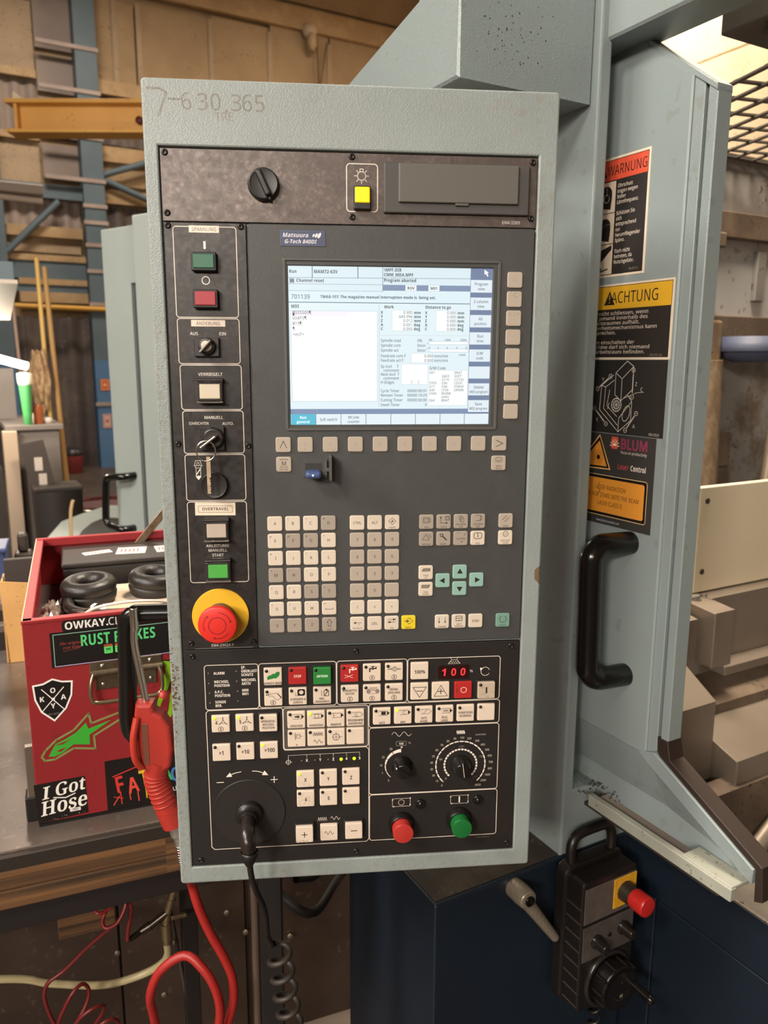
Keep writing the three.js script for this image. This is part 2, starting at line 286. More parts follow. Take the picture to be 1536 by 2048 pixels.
// --- worn plate along the top ---
{
  const P = print(14, 729, 377, 70, 5.4, '#564b47');
  P.specks(2600, ['#5d5552', '#4c4643', '#675d59', '#4f4845'], 14, 391, 729, 799, 0.3, 3.2, 0.4);
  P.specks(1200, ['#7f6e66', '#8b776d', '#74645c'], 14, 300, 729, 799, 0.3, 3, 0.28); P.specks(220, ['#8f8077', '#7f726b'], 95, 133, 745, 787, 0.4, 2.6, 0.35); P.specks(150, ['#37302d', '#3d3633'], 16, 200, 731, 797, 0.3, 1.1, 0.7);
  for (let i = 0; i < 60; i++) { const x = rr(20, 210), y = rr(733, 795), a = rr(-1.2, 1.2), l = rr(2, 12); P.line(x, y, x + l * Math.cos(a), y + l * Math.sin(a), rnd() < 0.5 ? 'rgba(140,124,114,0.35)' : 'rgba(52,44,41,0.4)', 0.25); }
  P.path([[28, 796], [37, 776]], { stroke: 'rgba(40,32,28,0.7)', lw: 0.3 });
  P.rr(196, 742.3, 227, 787.3, 3.5, { stroke: W, lw: 0.9 });
  P.arc(211, 776, 4.1, 0, 360, { stroke: W, lw: 0.6 }); P.rr(209.4, 780, 212.6, 782.6, 0.4, { stroke: W, lw: 0.6 });
  for (const a of [0, 45, 135, 180, 225, 270, 315]) { const c = Math.cos(a * Math.PI / 180), s = Math.sin(a * Math.PI / 180); P.line(211 + 5 * c, 776 + 5 * s, 211 + 7.2 * c, 776 + 7.2 * s, W, 0.6); }
  P.t('EN4-3389', 364.5, 734.6, 4.4, '#cfc8c0'); P.grain(N2, 0.25);
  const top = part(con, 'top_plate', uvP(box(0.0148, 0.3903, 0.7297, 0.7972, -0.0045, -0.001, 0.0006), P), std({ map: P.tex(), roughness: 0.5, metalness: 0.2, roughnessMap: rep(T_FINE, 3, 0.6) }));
  screws(top, [[19.6, 793.2], [19.4, 737.3], [201.4, 793.6], [201.6, 736.9], [385, 793], [385.2, 738.8]]);
  part(top, 'rotary_knob', [lathe([[0.0152, 0], [0.0155, 0.004], [0.0148, 0.009], [0.0132, 0.0102], [0.0128, 0.0085], [0, 0.0085]], [0.114, 0.765, -0.001], [0, 0, 1], 40), box(-0.0032, 0.0032, -0.0128, 0.0128, 0.007, 0.0145, 0.002).rotateZ(0.42).translate(0.114, 0.765, 0), box(-0.0016, 0.0016, -0.0165, -0.012, -0.001, 0.009, 0.001).rotateZ(0.42).translate(0.114, 0.765, 0)], col('#1e1b1a', 0.4), 'black round rotary switch knob');
  part(top, 'lamp_button_bezel', box(0.2026, 0.2198, 0.7432, 0.7656, -0.002, 0.006, 0.0012), BLACK);
  part(top, 'lamp_button', box(0.2039, 0.2187, 0.7495, 0.7644, 0, 0.0072, 0.001), std({ color: '#d8b400', emissive: new THREE.Color('#f0c000'), emissiveIntensity: 0.75, roughness: 0.4 }), 'lit yellow square push button');
  part(top, 'flap_frame', box(0.2328, 0.3815, 0.741, 0.789, -0.001, 0.0035, 0.0015), col('#464341', 0.5));
  part(top, 'flap', [box(0.2474, 0.3696, 0.7508, 0.7878, 0.003, 0.0068, 0.0014), box(0.305, 0.319, 0.7485, 0.752, 0.0032, 0.006, 0.001)], col('#5a5650', 0.5), 'dark grey hinged slot cover');
}
// --- switch plate on the left ---
{
  const P = print(14, 284, 82, 446, 4.5, '#262120');
  P.specks(900, ['#403937', '#4a423f', '#38322f'], 14, 96, 590, 730, 0.4, 4, 0.35); P.specks(900, ['#332d2b', '#2a2524'], 14, 96, 284, 640, 0.4, 4, 0.35); P.specks(60, ['#241f1d'], 14, 96, 600, 730, 0.3, 1, 0.6);
  const Fr = [[24, 637.6, 724.9], [24.3, 591.6, 636.4], [25, 545, 590.2], [25.6, 499.6, 543.6], [25.9, 449.6, 498.2], [26.2, 360.2, 448.2]];
  for (const [x, y0, y1] of Fr) P.rr(x, y0, x + 61.6, y1, 3, { stroke: '#ded2c4', lw: 0.8 });
  P.rr(39.5, 719.3, 69, 726, 0.2, { fill: '#d9c8b8' }); P.t('SPANNUNG', 54.3, 722.6, 5, '#3a302c', { sx: 0.92 });
  P.rr(38, 628.6, 72, 635, 0.2, { fill: '#d9c8b8' }); P.t('ÄNDERUNG', 55, 631.7, 5, '#3a302c', { sx: 0.92 });
  P.rr(53.2, 703.6, 55.4, 711.4, 1, { fill: W }); P.arc(54.2, 673.6, 3.7, 0, 360, { stroke: W, lw: 0.8 });
  P.t('AUS', 40.5, 621.6, 4.4); P.t('EIN', 69, 621.4, 4.4); P.t('VERRIEGELT', 55.2, 580.8, 4.6); P.t('MANUELL', 57, 536.8, 4.4); P.t('EINRICHTEN', 41.6, 530.8, 4.2, W, { sx: 0.86 }); P.t('AUTO.', 71.5, 530.7, 4.2);
  for (const [s, y] of [['ANLEITUNG', 400.5], ['MANUELL', 395.4], ['START', 390.2]]) P.t(s, 56, y, 4.5);
  P.t('EN4-2902A F', 57.4, 288.6, 4.3, '#d8d0c6'); P.line(28, 285.2, 90, 285.6, '#a89e94', 0.5);
  P.path([[34.5, 487], [35.5, 487], [36.5, 492], [41.5, 492], [42.5, 487], [43.5, 487]], { stroke: W, lw: 0.5 }); P.path([[37.6, 487], [38.2, 490], [39.8, 490], [40.4, 487]], { stroke: W, lw: 0.5 }); P.rr(36, 484.4, 42, 486.8, 0.2, { stroke: W, lw: 0.5 });
  P.path([[36.8, 484], [36.8, 476], [41.4, 476], [41.4, 484]], { stroke: W, lw: 0.5 }); P.line(37.2, 477.5, 41, 483, W, 1); P.path([[36, 475.5], [42.2, 475.5], [39.1, 471.5]], { fill: W, close: true });
  P.grain(N2, 0.25);
  const sw = part(con, 'switch_plate', uvP(box(0.0153, 0.0955, 0.2848, 0.7288, -0.0045, -0.001, 0.0006), P), std({ map: P.tex(), roughness: 0.52, metalness: 0.05, roughnessMap: rep(T_FINE, 0.7, 4) }));
  screws(sw, [[19.4, 725.6], [90.6, 725.6], [19.8, 509.6], [91.6, 507.2], [24, 291.8], [91.3, 291.4]]);
  const button = (x, y, w, h, c, lab, cover) => {
    x += (0.1537 - x) * 0.0095; y += (0.594 - y) * 0.0095;
    part(sw, 'button_bezel', box(x - w / 2 - 0.002, x + w / 2 + 0.0022, y - h / 2 - 0.0026, y + h / 2 + 0.002, -0.002, 0.0075, 0.0012), BLACK);
    part(sw, 'button_cap', box(x - w / 2, x + w / 2, y - h / 2, y + h / 2, 0.004, 0.0088, 0.0008), col(c, 0.4), lab);
    if (cover) {
      part(sw, 'button_cover', box(x - w / 2 - 0.003, x + w / 2 + 0.003, y - h / 2 - 0.003, y + h / 2 + 0.003, 0.0095, 0.0107, 0.0005), phys({ color: '#ffffff', roughness: 0.12, transmission: 1, thickness: 0 }), 'clear hinged guard');
      part(sw, 'cover_hinge', [cyl([x - w / 2 - 0.003, y + h / 2 + 0.0042, 0.009], [x + w / 2 + 0.003, y + h / 2 + 0.0042, 0.009], 0.0016, 0.0016, 10), box(x - w / 2 - 0.003, x + w / 2 + 0.003, y + h / 2 + 0.0022, y + h / 2 + 0.006, -0.001, 0.008, 0.001)], col('#2a2624', 0.25));
      part(sw, 'cover_lip', box(x - w / 2 - 0.003, x + w / 2 + 0.003, y - h / 2 - 0.0044, y - h / 2 - 0.0028, 0.004, 0.0112, 0.0007), col('#5b5550', 0.25));
    }
  };
  button(0.0528, 0.6922, 0.0205, 0.0135, '#1d5c42', 'dark green square push button'); button(0.0532, 0.6562, 0.0205, 0.0135, '#9c2530', 'red square push button');
  button(0.0542, 0.5635, 0.0205, 0.0148, '#d8cbb6', 'white square push button', 1); button(0.0556, 0.417, 0.0202, 0.0148, '#c3b3a6', 'white square push button', 1); button(0.0558, 0.3725, 0.0206, 0.0148, '#4fae4a', 'bright green square push button', 1);
  part(sw, 'mode_switch_base', [box(0.0405, 0.0658, 0.5985, 0.6175, -0.002, 0.004, 0.001), lathe([[0.0085, 0], [0.0085, 0.008], [0.0072, 0.009], [0, 0.009]], [0.0538, 0.609, 0], [0, 0, 1], 24)], col('#262221', 0.4));
  part(sw, 'mode_switch_barrel', lathe([[0.0058, 0], [0.0058, 0.0115], [0.005, 0.012], [0, 0.012]], [0.0538, 0.609, 0], [0, 0, 1], 24), STEEL); part(sw, 'mode_switch_bar', box(-0.0012, 0.0012, -0.009, 0.0075, 0.009, 0.019, 0.0008).rotateZ(-0.75).translate(0.0538, 0.609, 0), col('#6c655e', 0.35, 0.8));
  part(sw, 'key_switch', [box(0.0435, 0.068, 0.503, 0.5275, -0.002, 0.004, 0.001), lathe([[0.011, 0], [0.011, 0.008], [0.009, 0.0095], [0.0085, 0.0085], [0, 0.0085]], [0.0567, 0.516, 0], [0, 0, 1], 30)], col('#262221', 0.35));
  part(sw, 'key_switch', lathe([[0.0138, 0], [0.0138, 0.005], [0.0128, 0.006], [0.0122, 0.0045], [0, 0.0045]], [0.0555, 0.4667, 0], [0, 0, 1], 36), col('#262221', 0.35));
  part(sw, 'emergency_ring', lathe([[0.0305, 0], [0.0305, 0.002], [0.03, 0.0026], [0.012, 0.0026]], [0.0567, 0.3226, -0.001], [0, 0, 1], 48), tex(mottle('#d9a51e', '#e2b22c', N2, 0.8, '#b5861a'), 12, { roughness: 0.45 }), 'yellow round collar');
  part(sw, 'emergency_stem', lathe([[0.015, 0], [0.015, 0.012], [0.013, 0.018], [0.013, 0.024]], [0.0567, 0.3226, 0], [0, 0, 1], 36), col('#54403c', 0.4));
  const E = print(-22, -22, 44, 44, 10, '#cf2a22'); E.arc(0, 0, 9, 0, 360, { stroke: '#7e1712', lw: 0.9 });
  for (const a of [20, 140, 260]) { E.arc(0, 0, 14.2, a, a + 62, { stroke: '#7e1712', lw: 0.9 }); const e = a * Math.PI / 180; E.path([[14.2 * Math.cos(e) - 1.6 * Math.cos(e), 14.2 * Math.sin(e) - 1.6 * Math.sin(e)], [15.8 * Math.cos(e), 15.8 * Math.sin(e)], [14.2 * Math.cos(e - 0.2), 14.2 * Math.sin(e - 0.2)]], { fill: '#7e1712', close: true }); }
  part(sw, 'emergency_stop', planar(lathe([[0.013, 0.018], [0.0165, 0.019], [0.0195, 0.024], [0.0205, 0.028], [0.0203, 0.031], [0.0188, 0.0325], [0.009, 0.0335], [0, 0.0336]], [0, 0, 0], [0, 0, 1], 56), -0.022, -0.022, 0.044, 0.044).translate(0.0567, 0.3226, 0), std({ map: E.tex(), roughness: 0.42 }), 'red mushroom emergency stop button with turning arrows');
  part(sw, 'label_strip', (() => { const L = print(0, 0, 42, 14, 12, '#dccdb8'); L.rr(3.5, 3.6, 39, 10.4, 0.2, { stroke: '#554a40', lw: 0.4 }); L.b('OVERTRAVEL', 21, 6.9, 4.6, '#3c332c'); const g2 = planar(box(-0.021, 0.021, -0.0068, 0.0068, 0, 0.0006), -0.021, -0.007, 0.042, 0.014).rotateZ(-0.01).translate(0.0552, 0.4405, -0.0008); g2.userData.t = L.tex(); return g2; })(), null);
  const ls = sw.children[sw.children.length - 1]; ls.material = std({ map: ls.geometry.userData.t, roughness: 0.6 }); ls.geometry.userData = {};
}
// --- operator panel with screen and keyboard ---
const KEYL = '#cdbfae', KEYD = '#9b8f83', KEYS_ = '#a89b8d', TEAL = '#86aa9f', INK = '#2c2522';
{
  const P = print(97, 286, 293, 443, 4.6, '#3f3f3e'); const g = P.g;
  P.specks(700, ['#434341', '#3b3b3a'], 97, 390, 286, 729, 0.5, 5, 0.3); P.specks(30, ['#2f2d2b'], 97, 390, 286, 729, 0.2, 0.5, 0.8);
  for (let i = 0; i < 25; i++) { const x = rr(150, 190), y = rr(455, 480); P.line(x, y, x + rr(-6, 6), y - rr(0, 8), 'rgba(56,55,52,0.5)', 0.6); }
  for (let i = 0; i < 8; i++) P.rr(165 + i * 26.4 - 24, 512, 165 + i * 26.4 - 6, 524, 0.3, { fill: '#383a3c' });
  P.grain(N2, 0.1);
  const op = part(con, 'operator_panel', (() => { const s = rrect(0.0972, 0.2862, 0.3897, 0.7286, 0.003); const h = new THREE.Path(); h.moveTo(0.1362, 0.5288); h.lineTo(0.1362, 0.6892); h.lineTo(0.3474, 0.6892); h.lineTo(0.3474, 0.5288); h.closePath(); s.holes.push(h); return uvP(ext(s, -0.012, 0.0005, 0.0008, 1), P); })(), std({ map: P.tex(), roughness: 0.48, bumpMap: rep(T_HAMMER, 4, 6), bumpScale: 0.00006 }));
  // raised rim around the screen
  { const s = rrect(0.131, 0.5225, 0.3555, 0.6968, 0.003), h = new THREE.Path(); h.moveTo(0.1343, 0.5258); h.lineTo(0.1343, 0.6936); h.lineTo(0.3522, 0.6936); h.lineTo(0.3522, 0.5258); h.closePath(); s.holes.push(h); part(op, 'screen_rim', ext(s, 0, 0.0018, 0.0007, 1), col('#4d4b48', 0.5)); }
  // the picture on the screen
  const Q = print(0, 0, 211.2, 160.4, 8, '#dcebf0'), D = '#3f4a52', MID = '#8292ad', LN = '#8a9aa4';
  const t = (s, x, y, z = 3.9, o = {}) => Q.t(s, x, y, z, o.c ?? D, { align: 'left', sx: 0.94, ...o });
  Q.rr(0, 137, 188, 160.4, 0, { fill: '#d6e6ec' }); Q.line(0, 149, 188, 150, LN, 0.5); Q.line(0, 142.9, 96, 143, LN, 0.4); Q.line(0, 136.2, 96, 136.4, LN, 0.4); Q.line(0, 124.8, 188, 124.8, '#5a6a76', 0.7);
  for (const x of [24.5, 71, 96.5]) Q.line(x, x > 90 ? 136 : 149.4, x, 160, '#6f8490', x > 90 ? 0.5 : 0.9);
  t('Run', 1, 155, 4.4, { style: 'bold' }); t('MAM72-63V', 26, 155, 4.6, { style: 'bold' }); t('\\MPF.DIR', 97.5, 157.6, 4.4, { style: 'bold' }); t('CMM_MDA.MPF', 97.5, 152.9, 4.4, { style: 'bold' }); t('Program aborted', 97.5, 147.4, 4.4, { style: 'bold' });
  Q.rr(1.4, 143.8, 6.2, 148.2, 0, { fill: '#8b93a3' }); Q.path([[2.4, 145], [4, 147], [5.2, 144.8]], { stroke: '#3d4450', lw: 0.5 }); t('Channel reset', 8, 146.3, 4.5, { style: 'bold' });
  Q.rr(96.5, 137.2, 188, 143, 0, { fill: MID }); for (const [x, s] of [[121, 'ROV'], [145, 'M01']]) { Q.rr(x - 1, 137.4, x + 10.5, 142.8, 0, { fill: '#eef6f8' }); t(s, x + 4.8, 140, 4.1, { align: 'center', style: 'bold' }); }
  Q.rr(0, 125.2, 188, 136, 0, { fill: '#d9eaf0' }); t('701139', 2.6, 130.6, 6.2); t('TMAG-157: The magazine manual interruption mode is  being set.', 32.5, 130.6, 4.1, { style: 'bold', sx: 0.93 });
  t('MDI', 2.4, 120.6, 4.4, { style: 'bold' }); Q.rr(2, 24.4, 91, 116.4, 0, { fill: '#fbfdfd', stroke: '#b6c4ca', lw: 0.4 });
  Q.rr(3.4, 111.6, 60, 116, 0, { fill: '#efeaf2' }); Q.path([[3.6, 111.6], [6, 111.6], [4.8, 115]], { fill: '#222', close: true });
  for (const [s, y] of [['M03S500¶', 113.9], ['G04F5¶', 108.5], ['M19¶', 103], ['¶', 97.8], ['=eof=', 92.2]]) Q.t(s, 3.6, y, 4.8, '#3c3c44', { align: 'left', font: 'monospace', sx: 0.84 });
  Q.line(93, 19, 93, 123, '#aebdc4', 0.4); t('Work', 98, 121, 4.2, { style: 'bold' }); t('Distance to go', 141, 121, 4.2, { style: 'bold' });
  Q.rr(106.5, 97, 128, 117.8, 0, { fill: '#f6fbfb', stroke: '#c2ced2', lw: 0.3 }); Q.rr(152.5, 97, 174, 117.8, 0, { fill: '#f6fbfb', stroke: '#c2ced2', lw: 0.3 });
  [['X', '0.900', 'mm'], ['Y', '-649.994', 'mm'], ['Z', '0.012', 'mm'], ['A', '0.001', 'deg'], ['C', '0.000', 'deg']].forEach(([a, v, u], i) => {
    const y = 115.5 - i * 4.13; t(a, 94.5, y, 4.1, { style: 'bold' }); t(v, 127.4, y, 4.1, { align: 'right' }); t(u, 129.2, y, 4.1, { style: 'bold' }); t(a, 140.8, y, 4.1, { style: 'bold' }); t('0.000', 173.4, y, 4.1, { align: 'right' }); t(u, 175, y, 4.1, { style: 'bold' });
  });
  Q.line(94, 92.4, 187, 92.4, '#c4ced2', 0.3);
  for (const [s, v, y] of [['Spindle load', '0%', 87.2], ['Spindle com', '0min', 82.2], ['Spindle act', '0min', 77.2]]) { t(s, 94.5, y, 4.1); t(v, 133, y, 4.1); }
  t('-1', 142.4, 83.6, 2.6); t('-1', 142.4, 78.6, 2.6); Q.rr(145.4, 83.2, 187, 86.4, 0, { fill: '#f8fcfc', stroke: '#a8b4ba', lw: 0.35 }); Q.rr(145.4, 75.6, 187, 78.6, 0, { fill: '#f8fcfc', stroke: '#a8b4ba', lw: 0.35 });
  for (const [s, x] of [['0%', 147], ['100%', 165], ['200%', 182]]) t(s, x, 88.4, 2.9, { align: 'center' }); for (const [s, x] of [['0', 145.8], ['3', 155], ['6', 165], ['9', 175], ['12', 185]]) t(s, x, 80.4, 2.9, { align: 'center' }); t('x1000', 177, 73, 2.9);
  t('Feedrate com F', 94.5, 71.4, 4.1); t('Feedrate act F', 94.5, 66.8, 4.1); Q.rr(127, 64.4, 150, 74, 0, { fill: '#f6fbfb', stroke: '#c2ced2', lw: 0.3 }); t('0.000 mm/min', 140.5, 71.4, 4.1); t('0.000 mm/min', 140.5, 66.8, 4.1);
  for (const [s, x, y] of [['Sp tool     T', 94.5, 60.7], ['comment', 97.5, 56.5], ['Next tool  T', 94.5, 52.4], ['comment', 97.5, 48.4], ['H (Edge)', 94.5, 44.2]]) t(s, x, y, 4.1); Q.rr(116.6, 42, 144.4, 63, 0, { fill: '#f8fcfc', stroke: '#c2ced2', lw: 0.3 }); t('(      )', 127, 44.6, 4.1);
  t('G/M Code', 146, 58.9, 4.2); Q.rr(145.4, 20, 187, 56.4, 0, { fill: '#f8fcfc', stroke: '#ccd6d8', lw: 0.3 });
  [['G01', '', 'ENAT'], ['', 'G603', 'SOFT'], ['', 'G710', 'CUT2D'], ['STFIF', 'G90', 'CDOF'], ['G17', 'G94', 'FFWOF'], ['G40', 'CFIN', 'DRIWK'], ['G500', 'NORM', ''], ['', 'G450', ''], ['G64', 'BNAT', '']].forEach((r, i) => r.forEach((s, j) => t(s, 146 + j * 13.4, 53.9 - i * 3.62, 3.7)));
  for (const [s, v, y] of [['Cycle Timer', '00000:00:01', 35.3], ['Remain Timer', '00000:19:29', 30.6], ['Cutting Timer', '00000:00:00', 25.6], ['Dwell Timer', '0', 20.6]]) { t(s, 94.5, y, 4.1); t(v, 144, y, 4.1, { align: 'right' }); }
  Q.rr(0, 11, 188, 16.4, 0, { fill: '#7f8fae' });
  for (let i = 0; i < 8; i++) { const x0 = i * 26.4; Q.rr(x0 + 0.3, 0, x0 + 26.1, 11, 0, { fill: i ? '#dfeaf0' : '#58b9d0' }); Q.line(x0 + 26.3, 0.2, x0 + 26.3, 10.8, '#6d8490', 0.6); }
  for (const [s, x, y, c] of [['Run', 13, 7.6, '#f4ffff'], ['general', 13, 3.2, '#f4ffff'], ['Soft switch', 39.5, 5.4, D], ['MCode', 66, 7.6, D], ['counter', 66, 3.2, D]]) t(s, x, y, 4, { align: 'center', c, style: c === D ? '' : 'bold' });
  Q.rr(188, 11, 211.2, 160.4, 0, { fill: '#74829f' });
  ['', 'Program|view', '2 column|view', 'All|position', 'Run|time', 'G/M|code', '', 'Delete|MDI program', 'Save|MDI program'].forEach((s, i) => { if (!i) return; const y1 = 166.6 - i * 17.65, [a, b] = s.split('|'); Q.rr(188.4, y1 - 12.6, 210.8, y1, 0, { fill: '#dde8ef' }); if (s) { t(a, 199.6, y1 - 4, 4, { align: 'center' }); t(b, 199.6, y1 - 8.8, 3.9, { align: 'center', sx: b.length > 9 ? 0.84 : 0.94 }); } });
  Q.path([[202.4, 159.4], [202.6, 154.2], [204, 155.4], [205.6, 152.4], [206.8, 153], [205.4, 155.9], [207.2, 156.2]], { fill: '#ffffff', close: true });
  part(op, 'screen', planar(box(0.1362, 0.3474, 0.5288, 0.6892, -0.006, -0.003), 0.1362, 0.5288, 0.2112, 0.1604), std({ color: '#0c0d0e', roughness: 0.35, emissive: '#ffffff', emissiveMap: Q.tex(), emissiveIntensity: 1.2 }), 'lit screen with program window and axis positions');
  { const L = print(0, 0, 45, 15, 14, '#3c4560'); L.rr(0.6, 0.6, 44.4, 14.4, 0.3, { stroke: '#555e78', lw: 0.3 }); L.b('Matsuura', 15.5, 10, 5.6, '#cfcad2', { skew: 0.2 }); L.b('G-Tech 840DI', 20.5, 4.4, 5.2, '#cfcad2', { skew: 0.2, sx: 0.98 });
    for (const [x, r] of [[33.5, 1.2], [36.2, 1.6], [39.2, 2]]) { L.g.save(); L.g.translate(x, L.Y(10.4)); L.g.rotate(0.5); L.g.fillStyle = '#dcd6d4'; L.g.beginPath(); L.g.ellipse(0, 0, r * 0.7, r * 1.5, 0, 0, 7); L.g.fill(); L.g.restore(); }
    part(op, 'name_plate', planar(box(0.129, 0.174, 0.708, 0.7228, 0.0004, 0.0012), 0.129, 0.708, 0.045, 0.0148), std({ map: L.tex(), roughness: 0.4 }), 'small blue maker plate'); }
  // keys: caps carry their printed legends
  const K = print(97, 286, 293, 420, 4.8, '#888'), keys = [];
  const key = (x, y, c, draw) => { K.rr(x - 8.3, y - 8.3, x + 8.3, y + 8.3, 2.4, { fill: c }); if (draw) draw(x, y); keys.push([x, y]); };
  const lab = (s, z = 4.6, dy = 0) => (x, y) => K.t(s, x, y + dy, z, INK), small = (s, y2 = -5.3, z = 2.7) => (x, y) => s.split('|').forEach((q, i, a) => K.t(q, x, y + y2 + (a.length - 1 - i) * 2.6, z, INK, { sx: 0.85 }));
  const both = (...f) => (x, y) => f.forEach((q) => q(x, y)), ln = (pts, o) => (x, y) => K.path(pts.map(([a, b]) => [x + a, y + b]), { stroke: INK, lw: 0.45, ...o });
  const corner = (s) => (x, y) => K.t(s, x - 5, y + 5.4, 3, INK);
  const rows = ['ABCD', 'EFGH', 'IJKL', 'MNOP', 'QRST', 'UVW ', 'XYZ^'], sub = { B: '[', C: '\\', D: '%', E: '#', F: '@', G: '$', H: '?', I: '&', J: '-', K: '!', L: "'", M: '*', N: '"', O: ';', P: ':', Q: '(', R: ')', S: '<', T: '>', U: '{', V: '}', W: '^' }, dark = 'DFGMNSTXYZ^';
  rows.forEach((r, j) => [...r].forEach((c, i) => key(117.4 + i * 19, 423.9 - j * 19, dark.includes(c) ? KEYD : KEYL, c === ' ' ? both(corner('+/-'), ln([[-4, 0], [-4, -1.5], [4, -1.5], [4, 0]])) : c === '^' ? both(ln([[0, 6], [-3, 2.4], [-1.4, 2.4], [-1.4, -2], [1.4, -2], [1.4, 2.4], [3, 2.4]], { close: true }), small('SHIFT')) : both(lab(c), sub[c] ? corner(sub[c]) : () => {}))));
  const dia = [[0, 4.6], [4, 1], [0, -2.6], [-4, 1]];
  [['CTRL', 'ALT', 'I'], ['7', '8', '9'], ['4', '5', '6'], ['1', '2', '3'], ['–', '0', '.'], ['/', '=', '+'], ['B', 'DEL', 'T']].forEach((r, j) => r.forEach((s, i) => key(205.3 + i * 19, 423.6 - j * 19, j > 0 && j < 5 ? KEYS_ : KEYL, s === 'I' ? both(ln(dia, { close: true }), ln([[-1.2, 1], [1, 2.2], [-1, 0], [1.2, 1]]), small('INSERT')) : s === 'B' ? both(ln([[4, 1.2], [-4, 1.2]]), ln([[-4, 1.2], [-2, 2.2], [-2, 0.2]], { fill: INK, close: true }), ln([[2.4, 1], [2, -1], [0, -1.6]], { lw: 0.2 }), small('BACKSPACE', -5.3, 2.3)) : s === 'T' ? both(ln([[-4, 4], [4, 4]]), ln([[4, 5], [4, 3]]), ln([[1.6, 5], [1.6, 3], [3.6, 4]], { fill: INK, close: true }), ln([[-4, 1], [4, 1]]), ln([[-4, 2], [-4, 0]]), ln([[-1.6, 2], [-1.6, 0], [-3.6, 1]], { fill: INK, close: true }), small('TAB')) : lab(s, s.length > 1 ? 4.2 : 4.6))));
  key(262.2, 309.7, '#d9bf28', both(ln(dia.map(([a, b]) => [a + 0.6, b + 0.6]), { close: true }), ln([[-5, 1.6], [-0.5, 1.6]]), ln([[-1.6, 2.4], [-1.6, 0.8], [0.6, 1.6]], { fill: INK, close: true }), small('INPUT', -5.6, 3)));
  const F0 = 423.3, F1 = 404.3;
  key(280.8, F0, KEYD, both(ln([[-3.6, 4.6], [2.4, 4.6], [2.4, -1], [-3.6, -1]], { close: true }), ln([[2.4, 4.2], [4, 3.2], [4, 0.4], [2.4, -0.6]]), ln([[-2.4, 3.4], [1, 3.4], [1, 0.4], [-2.4, 0.4]], { lw: 0.25, close: true }), small('RUN')));
  key(299.8, F0, KEYD, both(ln([[-3.4, 5], [-3.4, -1.4], [3, -1.4]]), ln([[-4.1, 4], [-2.7, 4], [-3.4, 5.8]], { fill: INK, close: true }), ln([[2.4, -0.6], [2.4, -2.2], [4, -1.4]], { fill: INK, close: true }), ln([[1.6, 6], [6, 6], [6, 1.6], [1.6, 1.6]], { close: true }), (x, y) => K.arc(x + 3.8, y + 3.8, 1.5, 0, 360, { stroke: INK, lw: 0.3 }), small('SETUP')));
  key(318.8, F0, KEYD, both(...[0, 1, 2].map((k) => ln([[-2 + k, 6 - k * 1.4], [1 + k, 6 - k * 1.4], [1 + k, 2 - k * 1.4], [-2 + k, 2 - k * 1.4]], { close: true, lw: 0.35, fill: KEYD })), small('PROGRAM|DIR')));
  key(337.8, F0, KEYD, both(ln([[-3, 6.4], [2.2, 6.4], [2.2, 0.6], [-3, 0.6]]), ln([[2.4, 6], [3.8, 5], [3.8, 2], [2.4, 1]]), small('PROGRAM|EDIT')));
  key(280.8, F1, KEYD, both(ln([[-0.6, 5.4], [-4.4, -1], [3.2, -1]], { close: true }), ln([[1.8, 5], [4.4, 1]], { lw: 0.3 }), ln([[3, 5.4], [5.4, 1.6]], { lw: 0.3 }), small('MESSAGE')));
  key(299.8, F1, KEYD, both(ln([[-1.4, 3], [3, -1.4]], { lw: 1.3 }), (x, y) => K.arc(x - 2.3, y + 3.9, 1.6, -10, 260, { stroke: INK, lw: 0.8 }), small('MAINT.')));
  key(318.8, F1, KEYD, both(small('CUSTOM', 0, 3), ln([[-5, 6], [-1, 6.4]], { lw: 0.3 }), ln([[3.4, 3.4], [5.4, 5.6]], { lw: 0.5 }), ln([[0, -4], [2, -3.6]], { lw: 0.6 })));
  key(337.8, F1, KEYL, both((x, y) => K.rr(x - 4.4, y - 0.6, x + 4.4, y + 6, 2.4, { stroke: INK, lw: 0.6 }), (x, y) => K.t('i', x, y + 2.7, 5.6, INK, { style: 'bold', font: 'serif' }), small('HELP')));
  key(368.6, F0, KEYS_, both(ln([[-4, 1], [0.6, 5.6]]), ln([[-1.2, -1], [3.4, 3.6]]), small('RESET'))); key(368.7, F1, KEYL, both((x, y) => K.arc(x, y + 4.2, 2.8, 0, 360, { stroke: INK, lw: 0.5 }), small('REF', 4.2, 2), small('MESSAGE|CLEAR')));
  key(280.8, 366.5, KEYL, both(ln([[-4.4, 1.6], [-2.8, 4.4], [4.4, 4.4], [4.4, 1.6]], { close: true, lw: 0.5, fill: '#8b7d70' }), small('PAGE|UP'))); key(280.9, 347.5, KEYL, both(ln([[-4.4, 4.6], [4.4, 4.6], [2.8, 1.6], [-4.4, 1.6]], { close: true, lw: 0.5, fill: '#8b7d70' }), small('PAGE|DOWN')));
  const tri = (a) => (x, y) => K.path([0, 120, 240].map((k) => [x + 3.7 * Math.cos((k + a) * Math.PI / 180), y + 3.7 * Math.sin((k + a) * Math.PI / 180)]), { fill: '#1d1b1a', close: true });
  key(318.7, 366.4, TEAL, tri(90)); key(318.7, 347.4, TEAL, tri(270)); key(299.8, 356.9, TEAL, tri(180)); key(337.7, 356.9, TEAL, tri(0));
